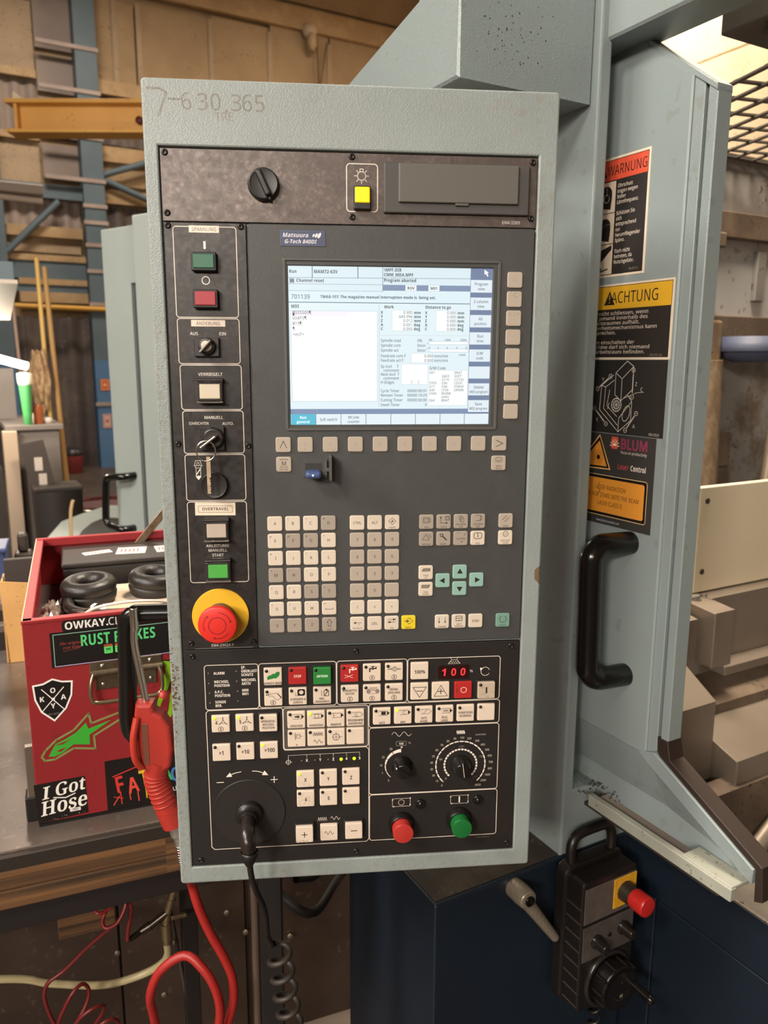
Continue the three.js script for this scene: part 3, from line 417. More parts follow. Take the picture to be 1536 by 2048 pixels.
  key(299.8, 309.5, KEYL, both(ln([[-3.4, 4.6], [-3.4, -1]]), ln([[3.4, 4.6], [3.4, -1]]), ln([[-4.1, 0], [-2.7, 0], [-3.4, -1.6]], { fill: INK, close: true }), ln([[2.7, 0], [4.1, 0], [3.4, -1.6]], { fill: INK, close: true }), small('CHANNEL'))); key(318.8, 309.4, KEYL, both((x, y) => K.rr(x - 3.4, y + 0.6, x + 3.4, y + 6, 0.4, { stroke: INK, lw: 0.6 }), ln([[-3.4, 3.6], [3.4, 3.6]]), ln([[0, 3.6], [0, 0.6]]), small('NEXT|WINDOW'))); key(337.8, 309.4, KEYL, lab('END', 4.2)); key(368.9, 309.1, '#6d9182', both((x, y) => K.arc(x, y + 1.4, 3.8, 120, 420, { stroke: INK, lw: 0.5 }), small('SELECT')));
  for (let i = 0; i < 8; i++) key(370, 677.8 - i * 19.36, KEYS_, i === 0 ? (x, y) => K.arc(x, y, 1.4, 0, 360, { stroke: '#8f8276', lw: 0.3 }) : i < 3 ? (x, y) => K.specks(14, ['#6f6257', '#7d7065'], x - 7, x + 7, y + 2, y + 7.5, 0.2, 1, 0.6) : null);
  for (const [i, x] of [128.1, 151, 177.4, 203.8, 230.2, 256.6, 283, 309.4, 335.8, 358.7].entries()) key(x, 508.3, KEYS_, i === 0 ? ln([[-3.4, -3.4], [0, 4], [3.4, -3.4]], { lw: 0.6 }) : i === 9 ? ln([[-3.6, 3.4], [3.8, 0], [-3.6, -3.4]], { lw: 0.6 }) : (x2, y) => { if (i < 4) K.specks(10, ['#877a6e', '#7d7065'], x2 - 7, x2 + 7, y - 7.5, y - 4, 0.2, 1, 0.5); K.arc(x2, y, 1.3, 0, 360, { stroke: '#8f8276', lw: 0.3 }); });
  key(128.2, 487.6, KEYS_, both(lab('M', 6.4, 1.4), ln([[-3.6, 4.6], [-3.6, 5.4], [3.6, 5.4], [3.6, 4.6]]), ln([[-3.6, -2], [-3.6, -2.8], [3.6, -2.8], [3.6, -2]]), small('MACHINE', -5.6, 2.5))); key(358.6, 487, KEYS_, both((x, y) => K.rr(x - 3.4, y + 1.2, x + 3.4, y + 6.2, 1.6, { stroke: INK, lw: 0.4 }), ln([[-2, 3], [2, 3]]), small('MENU|SELECT')));
  K.specks(900, ['#8d8074', '#b9ab9b'], 97, 390, 286, 700, 0.2, 0.8, 0.2);
  const KM = std({ map: K.tex(), roughness: 0.5 });
  for (const [x, y] of keys) part(op, 'key', uvP(ext(rrect((x - 8) / 1000, (y - 8) / 1000, (x + 8) / 1000, (y + 8) / 1000, 0.0023), 0, 0.0022, 0.0009, 2, 4), K), KM);
  // port for the memory stick with its open flap
  part(op, 'port_frame', box(0.148, 0.1745, 0.4735, 0.493, 0, 0.0015, 0.0005), col('#413f3d', 0.5)); part(op, 'port', box(0.1505, 0.168, 0.4765, 0.4885, 0.0012, 0.0018), col('#262524', 0.6));
  part(op, 'port_flap', [box(0.1755, 0.1785, 0.472, 0.498, 0.001, 0.022, 0.0008), cyl([0.1725, 0.4725, 0.004], [0.1725, 0.4915, 0.004], 0.0016, 0.0016, 10), box(0.171, 0.1765, 0.48, 0.484, 0.003, 0.007, 0.0005)], col('#4a4846', 0.45));
}
// --- machine control panel at the bottom ---
{
  const P = print(14, 21, 377, 263, 5.4, '#191412'), I2 = '#241d1a', KW = '#d5c3b1'; const g = P.g;
  P.specks(1200, ['#1d1816', '#15110f', '#211b19'], 14, 391, 21, 284, 0.4, 4, 0.35);
  P.rr(121.6, 162, 217.4, 212.2, 3, { fill: '#4c453f' });
  const fr = (a, b, c, d) => P.rr(a, b, c, d, 3.2, { stroke: '#dccfc1', lw: 0.85 });
  fr(36.6, 213.4, 95, 265.8); fr(95.8, 213.8, 181.4, 265.8); fr(182.2, 214, 261.3, 265.8); fr(262.1, 214, 368.2, 265.7); fr(121.6, 162, 217.4, 212.2); fr(218.2, 184.6, 369, 213); fr(218.4, 101.2, 369.2, 183.8); fr(218.8, 42.3, 369.6, 100.4);
  P.path([[121, 211], [119.5, 212.6], [39, 212.6], [36.5, 210], [36.8, 45], [40, 41.6], [215, 41.6], [218, 44.5], [218, 158], [215, 161.3], [122.5, 161.3], [121, 164]], { stroke: '#dccfc1', lw: 0.85, close: true });
  const tx = (s, x, y, z = 4.3, o = {}) => s.split('|').forEach((q, i) => P.t(q, x, y - i * z * 1.02, z, W, { align: 'left', sx: 0.84, style: 'bold', ...o }));
  for (const [s, x, y] of [['ALARM', 46.4, 256.2], ['WECHSEL|POSITION', 46.6, 246.2], ['A.P.C.|POSITION', 46.8, 234.4], ['SONDE|BER.', 47, 222.4], ['SP.|ÜBERLAST-|SCHUTZ', 76.4, 262.2], ['WECHSEL|AKTIV', 76.6, 247.4], ['M00|M01', 76.8, 235.4]]) tx(s, x, y);
  // dials
  P.path([...Array(41)].map((_, i) => [244.5 + i * 0.56, 175 + 2.6 * Math.sin(i / 40 * Math.PI * 4)]), { stroke: W, lw: 0.5 }); P.rr(249.6, 160.8, 261, 166, 0.3, { stroke: '#b5aaa0', lw: 0.35 }); P.b('100', 255.3, 163.3, 4, '#cfc4b8', { sx: 0.85 }); P.t('%', 265, 163.6, 4, '#a89e94');
  P.path([[254.4, 159.6], [257.2, 159.6], [255.8, 157]], { fill: W, close: true });
  const band = (a0, a1, w0, w1, r) => { const n = 14, o = [], q = []; for (let i = 0; i <= n; i++) { const a = (a0 + (a1 - a0) * i / n) * Math.PI / 180, w = w0 + (w1 - w0) * i / n; o.push([256 + (r + w / 2) * Math.cos(a), 136.2 + (r + w / 2) * Math.sin(a)]); q.unshift([256 + (r - w / 2) * Math.cos(a), 136.2 + (r - w / 2) * Math.sin(a)]); } P.path([...o, ...q], { fill: W, close: true }); };
  band(92, 122, 4.2, 3.4, 18.4); band(124, 152, 3.3, 2.4, 18.6); band(154, 176, 2.3, 1.5, 18.8); band(178, 200, 1.4, 1, 19); band(202, 228, 0.95, 0.7, 19);
  for (const [s, a] of [['50', 121], ['25', 153], ['10', 178], ['1', 202], ['0', 231]]) P.t(s, 256 + 24 * Math.cos(a * Math.PI / 180), 136.2 + 24 * Math.sin(a * Math.PI / 180), 3.6, '#cfc4b8', { sx: 0.85 });
  P.path([...Array(37)].map((_, i) => [319.6 + i * 0.27, 174.2 + (i % 4 === 1 ? 2.2 : i % 4 === 3 ? -2.2 : 0)]), { stroke: W, lw: 0.45 }); P.t('mm/min', 348, 170.4, 3.2, '#b5aaa0');
  P.arc(325, 133.8, 29, -47, 227, { stroke: W, lw: 1.5, dash: [5.1, 0.9] }); P.arc(325, 133.8, 19, -46, 226, { stroke: W, lw: 2.1, dash: [2.9, 0.9] });
  ['0', '10', '20', '30', '40', '50', '60', '70', '80', '90', '100', '200', '300', '400', '500', '600', '700', '800', '1000', '2000', '4000'].forEach((s, i) => { const a = (231 - i * 14.3) * Math.PI / 180; P.t(s, 325 + 34.2 * Math.cos(a) + (i > 11 ? 1.6 : 0), 133.8 + 33.2 * Math.sin(a), 3.7, '#cfc4b8', { sx: 0.85 }); });
  P.t('100%', 325.6, 156.8, 2.9, '#8d837a'); P.t('50', 301.6, 141.2, 3.2, '#cfc4b8'); P.t('150', 348.8, 142.6, 3.2, '#a0958b', { sx: 0.8 }); P.t('0', 308, 116.6, 3.2, '#cfc4b8'); P.t('250', 342.6, 117.6, 3, '#5e554e');
  for (const [x, y, k] of [[256, 89.2, 0], [324.6, 89.4, 1]]) { P.rr(x - 10.4, y - 5, x + 10.4, y + 5, 0.2, { stroke: '#cfc4b8', lw: 0.5 }); for (const [a, b] of [[-10.4, 3.6], [10.4, 5], [-9, -5], [10.4, -3.2]]) P.arc(x + a, y + b, 0.8, 0, 360, { fill: W }); if (k) P.line(x, y - 3.2, x, y + 3.2, '#f0ead8', 1.6); else P.arc(x, y, 3.4, 0, 360, { stroke: '#a89d92', lw: 0.8 }); }
  P.t('EPN-0330A-1', 354, 39.6, 2.8, '#7c7269');
  // axis row
  P.arc(126.2, 146.4, 2.5, 0, 360, { stroke: W, lw: 0.5 }); P.line(126.2, 150, 126.2, 143, W, 0.4); P.line(122.8, 146.4, 130.4, 146.4, W, 0.4); P.path([[126.2, 150], [126.2, 154.6], [207.4, 155]], { stroke: W, lw: 0.4 });
  for (const [s, x] of [['X', 147.2], ['Y', 162.3], ['Z', 177.3], ['4', 192.4], ['5', 207.4]]) { P.line(x, 154.8, x, 151, W, 0.4); P.b(s, x, 147, 4.8, W, { sx: 0.85 }); }
  // handwheel marks
  P.path([[72.6, 137.2], [66, 136], [60, 133.6]], { stroke: W, lw: 0.9 }); P.path([[55.6, 131.4], [60.4, 137], [62.6, 131.6]], { fill: W, close: true }); P.path([[85.4, 137.6], [91, 137], [97, 135]], { stroke: W, lw: 0.9 }); P.path([[103.4, 131.6], [96, 132], [99, 137.6]], { fill: W, close: true });
  P.line(45.4, 125.2, 53, 125.2, W, 0.9); P.line(106, 125.8, 113.4, 125.8, W, 0.9); P.line(109.7, 122, 109.7, 129.6, W, 0.9);
  const zig = (x, y, n, s, a, lw, c = W) => P.path([...Array(n * 2 + 1)].map((_, i) => [x + i * s, y + (i % 2 ? a : -a)]), { stroke: c, lw }), sine = (x, y, w, a, lw, c = W) => P.path([...Array(41)].map((_, i) => [x + i * w / 40, y + a * Math.sin(i / 40 * Math.PI * 4)]), { stroke: c, lw });
  zig(158.6, 73.2, 5, 1.05, 2.2, 0.4); sine(173.6, 73.6, 10.4, 2, 0.45);
  P.arc(351.2, 247.8, 5, 20, 330, { stroke: W, lw: 0.6 }); P.path([[345, 252.6], [348.6, 251.4], [345.6, 248.6]], { fill: W, close: true }); P.t('%', 335, 248.6, 4.6, '#d8ccc0');
  P.path([[308, 258.4], [322, 258.4], [318, 263], [312, 263]], { stroke: W, lw: 0.4, close: true }); zig(310, 260.4, 4, 1.3, 1.2, 0.3); P.line(312, 263, 310.6, 266.4, W, 0.4); P.line(318, 263, 319.4, 266.4, W, 0.4);
  // key caps
  const keys = [], led = [], RED = '#ab2422', GRN = '#257a34', D2 = 9.9;
  const key = (x, y, c, draw, o = {}) => { P.rr(x - D2 - 0.3, y - D2 - 0.3, x + D2 + 0.3, y + D2 + 0.3, 1.3, { fill: c }); draw && draw(x, y); keys.push([x, y, o.up ?? 0]); if (!o.noled) led.push([x, y, o.on, o.up ?? 0]); };
  const lab = (s, z = 3.5, y0 = -5.6, o = {}) => (x, y) => s.split('|').forEach((q, i, a) => P.b(q, x + (o.dx ?? 0), y + y0 + (a.length - 1 - i) * z * 1.14, z * 1.13, o.c ?? I2, { sx: o.sx ?? 0.8 }));
  const both = (...f) => (x, y) => f.forEach((q) => q(x, y)), ln = (pts, o) => (x, y) => P.path(pts.map(([a, b]) => [x + a, y + b]), { stroke: I2, lw: 0.4, ...o });
  const io = (dx = 0, dy = -6) => (x, y) => { P.arc(x + dx, y + dy, 2.7, 0, 360, { stroke: I2, lw: 0.5 }); P.line(x + dx, y + dy - 1.3, x + dx, y + dy + 1.3, I2, 0.9); };
  const arrow = (inner, fillTip = true) => both(ln([[-3.6, 6.6], [5.4, 6.6], [8.4, 4], [5.4, 1.4], [-3.6, 1.4]], { lw: 0.4 }), fillTip ? ln([[5.8, 6.4], [8.4, 4], [5.8, 1.6]], { fill: I2, close: true }) : () => {}, inner ?? (() => {}));
  const tap = (c) => both(ln([[0, 5], [7, 5], [7, 6.4]], { stroke: c, lw: 1.3 }), ln([[3.4, 4], [3.4, 7.4]], { stroke: c, lw: 1.2 }), ln([[1.6, 7.4], [5.2, 7.4]], { stroke: c, lw: 0.9 }), ln([[0, 5], [0, 1.4]], { stroke: c, lw: 1.4 }));
  const leaf = (x, y) => { for (const [dx, dy, a, b] of [[-4, -0.6, 2, 3], [-0.4, 0.6, 2.2, 3.6], [4, 2, 2.6, 4.6]]) { g.save(); g.translate(x + dx, P.Y(y + dy)); g.rotate(0.7); g.fillStyle = GRN; g.beginPath(); g.ellipse(0, 0, a, b, 0, 0, 7); g.fill(); g.restore(); } };
  key(111.3, 251, KW, both(leaf, lab('HANDY-MAN', 3.6, -7.4))); key(138.4, 251.1, RED, lab('STOP', 3.8, -0.4, { c: '#e9d8cc' })); key(165.6, 251.3, GRN, lab('AKTION', 3.6, 0, { c: '#dfe8d8' }), { up: 0.003 });
  key(111.3, 226.6, KW, both(ln([[-5.4, 4], [1.6, 5], [4.4, 5], [8.6, 0.4], [7, -1.6], [5, -3], [3, -2.4], [-0.4, 1.4], [-2.4, 2], [-5.4, 2]], { close: true }), ln([[4.6, 4.6], [8.8, -0.6]], { lw: 0.9 }), ln([[-8, 3.4], [-5.4, 3.4]], { lw: 0.9 }), io(-0.4)));
  key(138.4, 226.8, KW, both((x, y) => { P.rr(x - 0.4, y + 0.8, x + 8, y + 8.6, 2, { fill: '#1b1614' }); P.arc(x + 3.8, y + 4.8, 2.4, 0, 360, { fill: KW }); }, ln([[-2.6, 4.4], [-2.6, 1], [0.6, 1]], { lw: 0.4 }), lab('SCHREIBEN &|ZURÜCK', 3.2, -7.2, { sx: 0.75 }))); key(165.6, 226.8, KW, both((x, y) => { P.rr(x + 2, y - 0.4, x + 7, y + 6, 0.3, { stroke: I2, lw: 0.7 }); P.rr(x + 3.4, y + 6, x + 5.8, y + 8, 0.2, { fill: I2 }); P.line(x + 3, y + 0.4, x + 6, y + 5.4, I2, 0.9); }, ln([[-0.6, 6], [-0.6, -0.4]], { lw: 0.4 }), lab('WKZ.-|LÄNGENMESS.', 3.2, -7.4, { sx: 0.72 })));
  key(196.4, 251.6, RED, both(tap('#ecdccf'), ln([[-5.6, -1.2], [3.4, -4.8]], { stroke: '#ecdccf', lw: 0.5 }), ln([[-5.6, -4.8], [3.4, -1.2]], { stroke: '#ecdccf', lw: 0.5 }))); key(221.5, 251.8, KW, both((x, y) => tap('#1b1614')(x - 2.6, y), io())); key(246.4, 251.9, KW, both(ln([[-4, 3.6], [1, 6.4], [2.4, 4.6], [7.6, 3.4], [2.4, 2.4], [1, 0.6]], { close: true, fill: '#b6a595' }), ln([[-7.4, 3.4], [-4, 3.4]], { lw: 0.7 }), io()));
  key(196.5, 227.4, KW, both(lab('KÜHLMITTEL|DUSCHE', 3.2, 0.2, { sx: 0.74 }), io())); key(221.5, 227.3, KW, both((x, y) => { P.rr(x - 6, y - 0.2, x + 8, y + 5, 2.6, { stroke: I2, lw: 0.4 }); for (const d of [-3.6, 5.6]) P.arc(x + d, y + 2.4, 1.3, 0, 360, { stroke: I2, lw: 0.9 }); zig(x - 1.6, y + 3.4, 3, 0.9, 0.6, 0.3, I2); zig(x - 3, y + 6.6, 4, 1.1, 0.6, 0.35, I2); }, io())); key(246.4, 227.4, KW, both(lab('SPÄNE-|SPÜLUNG', 3.4, 0.4), io()));
  key(275.4, 251.8, KW, lab('100%', 5.4, -0.4), { noled: 1 }); key(275.5, 227.3, KW, both(ln([[-7.6, 5.2], [7.6, 5.2], [0, -7]], { close: true, lw: 0.6 }), ln([[-3.4, 0.6], [3.4, 0.6]], { lw: 0.8 })), { noled: 1 }); key(299.8, 227.3, KW, both(ln([[-7.6, -6.4], [7.6, -6.4], [0, 6.6]], { close: true, lw: 0.6 }), ln([[-3, -0.6], [3, -0.6]], { lw: 0.8 }), ln([[0, 2.4], [0, -3.6]], { lw: 0.8 })), { noled: 1 });
  key(325.7, 227, RED, both((x, y) => P.arc(x + 0.4, y + 0.4, 3.2, 0, 360, { stroke: '#e8cfc4', lw: 0.7 }), (x, y) => P.arc(x - 8, y + 0.2, 1.6, -80, 80, { stroke: '#2a1412', lw: 0.6 })), { noled: 1 }); key(351.9, 226.9, '#b9a793', both(ln([[0, 3.4], [0, -2.6]], { lw: 1.8 }), (x, y) => P.specks(60, ['#8b7a68', '#978673'], x - 9, x + 9, y - 9, y + 9, 0.2, 1.4, 0.4)), { up: 0.003 });
  const g5 = [['SATZ', ln([[-0.6, 5.8], [4, 5.8], [4, 2.2], [-0.6, 2.2]], { close: true, fill: I2 })], ['M01', (x, y) => P.arc(x + 1.4, y + 4, 1.8, 30, 330, { stroke: I2, lw: 0.4 }), 1], ['SATZ|AUSBL', ln([[-0.6, 2], [3.4, 6]])], ['EILG.|LANG.', (x, y) => zig(x - 1.6, y + 4, 4, 0.7, 0.9, 0.4, I2)], ['FUNKTIONS|AUSWAHL', null], ['', null]];
  g5.forEach(([s, d, on], i) => key(232.8 + i * 24.06, 198.8, KW, both(d ? arrow(d, i !== 2) : () => {}, lab(s, 3.4, i === 4 ? -2.4 : -7, { sx: 0.78 })), { on }));
  const g6 = [['SPEICHER', arrow(ln([[-1.6, 4.6], [1.4, 4.6], [1.4, 5.6], [4, 4], [1.4, 2.4], [1.4, 3.4], [-1.6, 3.4]], { fill: I2, close: true }))], ['HANDEING', arrow(ln([[-1.4, 6.2], [3, 6.2], [3, 1.8], [-1.4, 1.8]], { close: true })), 1], ['REMOTE', both(ln([[-3.6, 6.6], [5.4, 6.6], [8.4, 4], [5.4, 1.4], [-3.6, 1.4], [-1.6, 4]], { close: true }), ln([[5.8, 6.4], [8.4, 4], [5.8, 1.6]], { fill: I2, close: true }))], ['PROGRAMM|ÄNDERUNG', arrow((x, y) => P.arc(x + 1.4, y + 3.6, 1.7, 60, 330, { stroke: I2, lw: 0.4 }), false)]];
  g6.forEach(([s, d, on], i) => key(136.2 + i * 22.15, 198.5, KW, both(d, lab(s, 3.5, i === 3 ? -6.6 : -6.8, { sx: 0.76 })), { on }));
  key(136.2, 176, KW, both(ln([[-1.4, 6.6], [-1.4, -0.8]], { lw: 0.7 }), ln([[0.2, 5.4], [4, 5.4], [4, 0.6], [0.2, 0.6]], { close: true }), ln([[4, 3], [6.4, 3]]), ln([[0.2, 3.8], [4, 3.8]], { lw: 0.25 }), lab('H', 2.6, -7))); key(158.4, 176.1, KW, both((x, y) => zig(x - 3.4, y + 4.6, 5, 1.05, 1.9, 0.5, I2), (x, y) => sine(x - 3.2, y - 4.4, 10, 2, 0.5, I2))); key(180.6, 176.2, KW, both((x, y) => P.arc(x, y, 3.8, 0, 360, { stroke: I2, lw: 0.6 }), ln([[0, 6.4], [0, -3.8]]), ln([[-3.8, 0], [7, 0]]))); key(202.6, 176.3, KW);
  const fan = (x, y) => { P.arc(x + 2.6, y + 2.4, 1.5, 0, 360, { stroke: I2, lw: 0.4 }); for (const a of [90, 210, 330]) { const c = Math.cos(a * Math.PI / 180), s = Math.sin(a * Math.PI / 180); P.line(x + 2.6 + c * 1.6, y + 2.4 + s * 1.6, x + 2.6 + c * 5.4, y + 2.4 + s * 5.4, I2, 0.8); } };
  key(52.4, 197.4, KW, both(lab('4', 5.2, 1, { dx: -4.6 }), fan, io(0, -6)), { on: 1 }); key(78.8, 197.5, KW, both(lab('5', 5.2, 1, { dx: -4.6 }), fan, io(0, -6)), { on: 1 }); key(105.1, 197.5, KW, lab('WERKZEUG-|WECHSEL|POSITION', 3.4, -4.6, { sx: 0.76 }), { up: 0.003 });
  key(52.2, 162.8, KW, lab('×1', 6, -0.6)); key(78.6, 163, KW, lab('×10', 6, -0.6)); key(105, 163.2, KW, lab('×100', 6, 0, { dx: 0.6 }), { on: 1 });
  key(145.2, 125.8, KW, both((x, y) => P.specks(24, ['#b3a290'], x - 9, x + 9, y - 9, y - 1, 0.4, 2.4, 0.3), lab('X', 5.6, -0.6)), { on: 1 }); key(171.4, 126, KW, lab('Y', 5.6, -0.6)); key(197.4, 126.1, KW, lab('Z', 5.6, -0.6)); key(145.2, 101.4, KW, both((x, y) => P.specks(40, ['#b3a290'], x - 9, x + 9, y - 9, y + 3, 0.4, 2.4, 0.35), lab('4', 5.6, -0.6))); key(171.4, 101.6, KW, lab('5', 5.6, -0.6)); key(197.4, 101.8, KW);
  key(143.2, 60.4, KW, both(ln([[-3, 0], [3, 0]], { lw: 0.9 }), ln([[0, 3], [0, -3]], { lw: 0.9 }), (x, y) => P.specks(30, ['#8f8070'], x - 10, x + 10, y - 10, y - 7, 0.3, 1.4, 0.5)), { noled: 1, up: 0.007 }); key(171.5, 57.4, KW, (x, y) => sine(x - 5, y, 10, 2, 0.5, I2), { noled: 1, up: 0.001 }); key(200, 61, KW, both(ln([[-3.4, 0.6], [3.4, 0.6]], { lw: 0.9 }), (x, y) => P.specks(30, ['#a08d7c', '#8f8070'], x - 10, x + 10, y - 10, y + 9, 0.3, 1.2, 0.3)), { noled: 1, up: 0.006 });
  const mp = part(con, 'machine_panel', uvP(box(0.0153, 0.3898, 0.022, 0.2836, -0.0045, -0.0006, 0.0006), P), std({ map: P.tex(), roughness: 0.55 }));
  const KM = std({ map: mp.material.map, roughness: 0.42 }), well = col('#231e1c', 0.5), LEDOFF = col('#15110f', 0.25), LEDON = std({ color: '#b8d020', emissive: '#c8e020', emissiveIntensity: 1.3, roughness: 0.4 });
  for (const [x, y, up] of keys) {
    part(mp, 'key', uvP(ext(rrect((x - D2) / 1000, (y - D2) / 1000, (x + D2) / 1000, (y + D2) / 1000, 0.0013), -0.001, 0.0022 + up, 0.0008, 2, 4), P), KM);
    if (up > 0.0025) part(mp, 'key_guard', (() => { const s = rrect((x - 11.4) / 1000, (y - 11.4) / 1000, (x + 11.4) / 1000, (y + 11.4) / 1000, 0.0016), h = new THREE.Path(), k = 10.3 / 1000; h.moveTo(x / 1000 - k, y / 1000 - k); h.lineTo(x / 1000 - k, y / 1000 + k); h.lineTo(x / 1000 + k, y / 1000 + k); h.lineTo(x / 1000 + k, y / 1000 - k); h.closePath(); s.holes.push(h); return ext(s, -0.001, up * 0.75, 0.0003); })(), well);
  }
  const dome = lathe([[0.0019, 0], [0.0017, 0.0008], [0.001, 0.0014], [0, 0.0016]], [0, 0, 0], [0, 0, 1], 14);
  for (const [x, y, on, up] of led) { const m = part(mp, 'key_light', dome, on ? LEDON : LEDOFF, on ? 'lit yellow-green indicator' : undefined); m.position.set((x - 7) / 1000, (y + 7) / 1000, 0.0021 + up); }
  for (const [x, y, on] of [[41, 256.4, 0], [41.2, 244.6, 0], [41.6, 233.2, 0], [41.6, 221.6, 0], [71.4, 257.8, 0], [71.8, 246, 0], [72.2, 234.2, 0], [72.2, 222.6, 0], [141.4, 147.4, 0], [156.6, 147.4, 0], [171.6, 147.6, 0], [186.2, 147.2, 1], [201.2, 147.4, 1]]) { const m = part(mp, 'indicator', dome, on ? LEDON : col('#57504a', 0.4)); m.scale.setScalar(on ? 1.05 : 0.62); m.position.set(x / 1000, y / 1000, -0.0008); }
  const DS = print(0, 0, 36, 17, 16, '#1d0606'); DS.b('1', 7, 8.4, 13, '#ff3a3a', { skew: 0.08, font: 'sans-serif' }); DS.b('0', 18, 8.4, 13, '#ff3a3a', { skew: 0.08, sx: 0.9 }); DS.b('0', 29, 8.4, 13, '#ff3a3a', { skew: 0.08, sx: 0.9 });
  part(mp, 'percent_display', planar(box(0.297, 0.332, 0.2405, 0.2565, -0.001, 0.0002), 0.297, 0.2405, 0.035, 0.016), std({ color: '#120404', roughness: 0.25, emissive: '#ffffff', emissiveMap: DS.tex(), emissiveIntensity: 1.5 }), 'red numeric display reading 100');
  part(mp, 'wheel_cover', lathe([[0.0412, 0], [0.041, 0.0012], [0.0402, 0.0016], [0.0398, 0.0011], [0, 0.0011]], [0.0805, 0.0865, -0.0008], [0, 0, 1], 64), col('#211c1a', 0.5));
  part(mp, 'cable_socket', lathe([[0.0155, 0], [0.0155, 0.006], [0.014, 0.009], [0.011, 0.0095], [0.0108, 0.014]], [0.0805, 0.0865, 0], [0, 0, 1], 36), col('#1c1816', 0.4));
  const knob = (cx, cy, a, r, name) => part(mp, name, [lathe([[r, 0], [r, 0.0025], [r * 0.86, 0.004], [r * 0.74, 0.015], [r * 0.66, 0.0165], [0, 0.0165]], [cx, cy, 0], [0, 0, 1], 10), box(-0.0022, 0.0022, -r * 0.75, r * 0.95, 0.003, 0.0178, 0.001).rotateZ(a).translate(cx, cy, 0)], col('#14110f', 0.3));
  knob(0.256, 0.1362, 0.9, 0.0125, 'rapid_knob'); knob(0.325, 0.1338, 0.12, 0.0125, 'feed_knob');
  part(mp, 'knob_mark', [cyl([0.3262, 0.1275, 0.018], [0.3238, 0.1448, 0.018], 0.00035, 0.00035, 6), box(0.2472, 0.2487, 0.1415, 0.1435, 0.0166, 0.0182)], col('#d8cdbf', 0.5));
  const push = (x, y, c, lab2) => {
    part(mp, 'push_ring', lathe([[0.0152, 0], [0.015, 0.006], [0.0138, 0.01], [0.0124, 0.0105], [0.0124, 0.005]], [x, y, -0.0006], [0, 0, 1], 40), col('#171311', 0.3)); part(mp, 'push_button', lathe([[0.0119, 0], [0.0119, 0.0205], [0.0112, 0.0215], [0, 0.0218]], [x, y, 0], [0, 0, 1], 40), col(c, 0.4), lab2);
  };
  push(0.256, 0.0625, '#ab2f28', 'red round push button'); push(0.3242, 0.0648, '#10622a', 'green round push button');
  for (const [x, y] of [[0.2782, 0.0868], [0.3464, 0.0882]]) part(mp, 'lamp_socket', lathe([[0.0058, 0], [0.0058, 0.0022], [0.0046, 0.0034], [0.0042, 0.002], [0.0026, 0.003], [0, 0.0042]], [x, y, -0.0006], [0, 0, 1], 24), col('#14110f', 0.25));
  screws(mp, [[24.4, 276.9], [203.6, 277.2], [380, 277.8], [23.9, 29.4], [202.8, 29.8], [383, 29.9]], -0.0006);
}
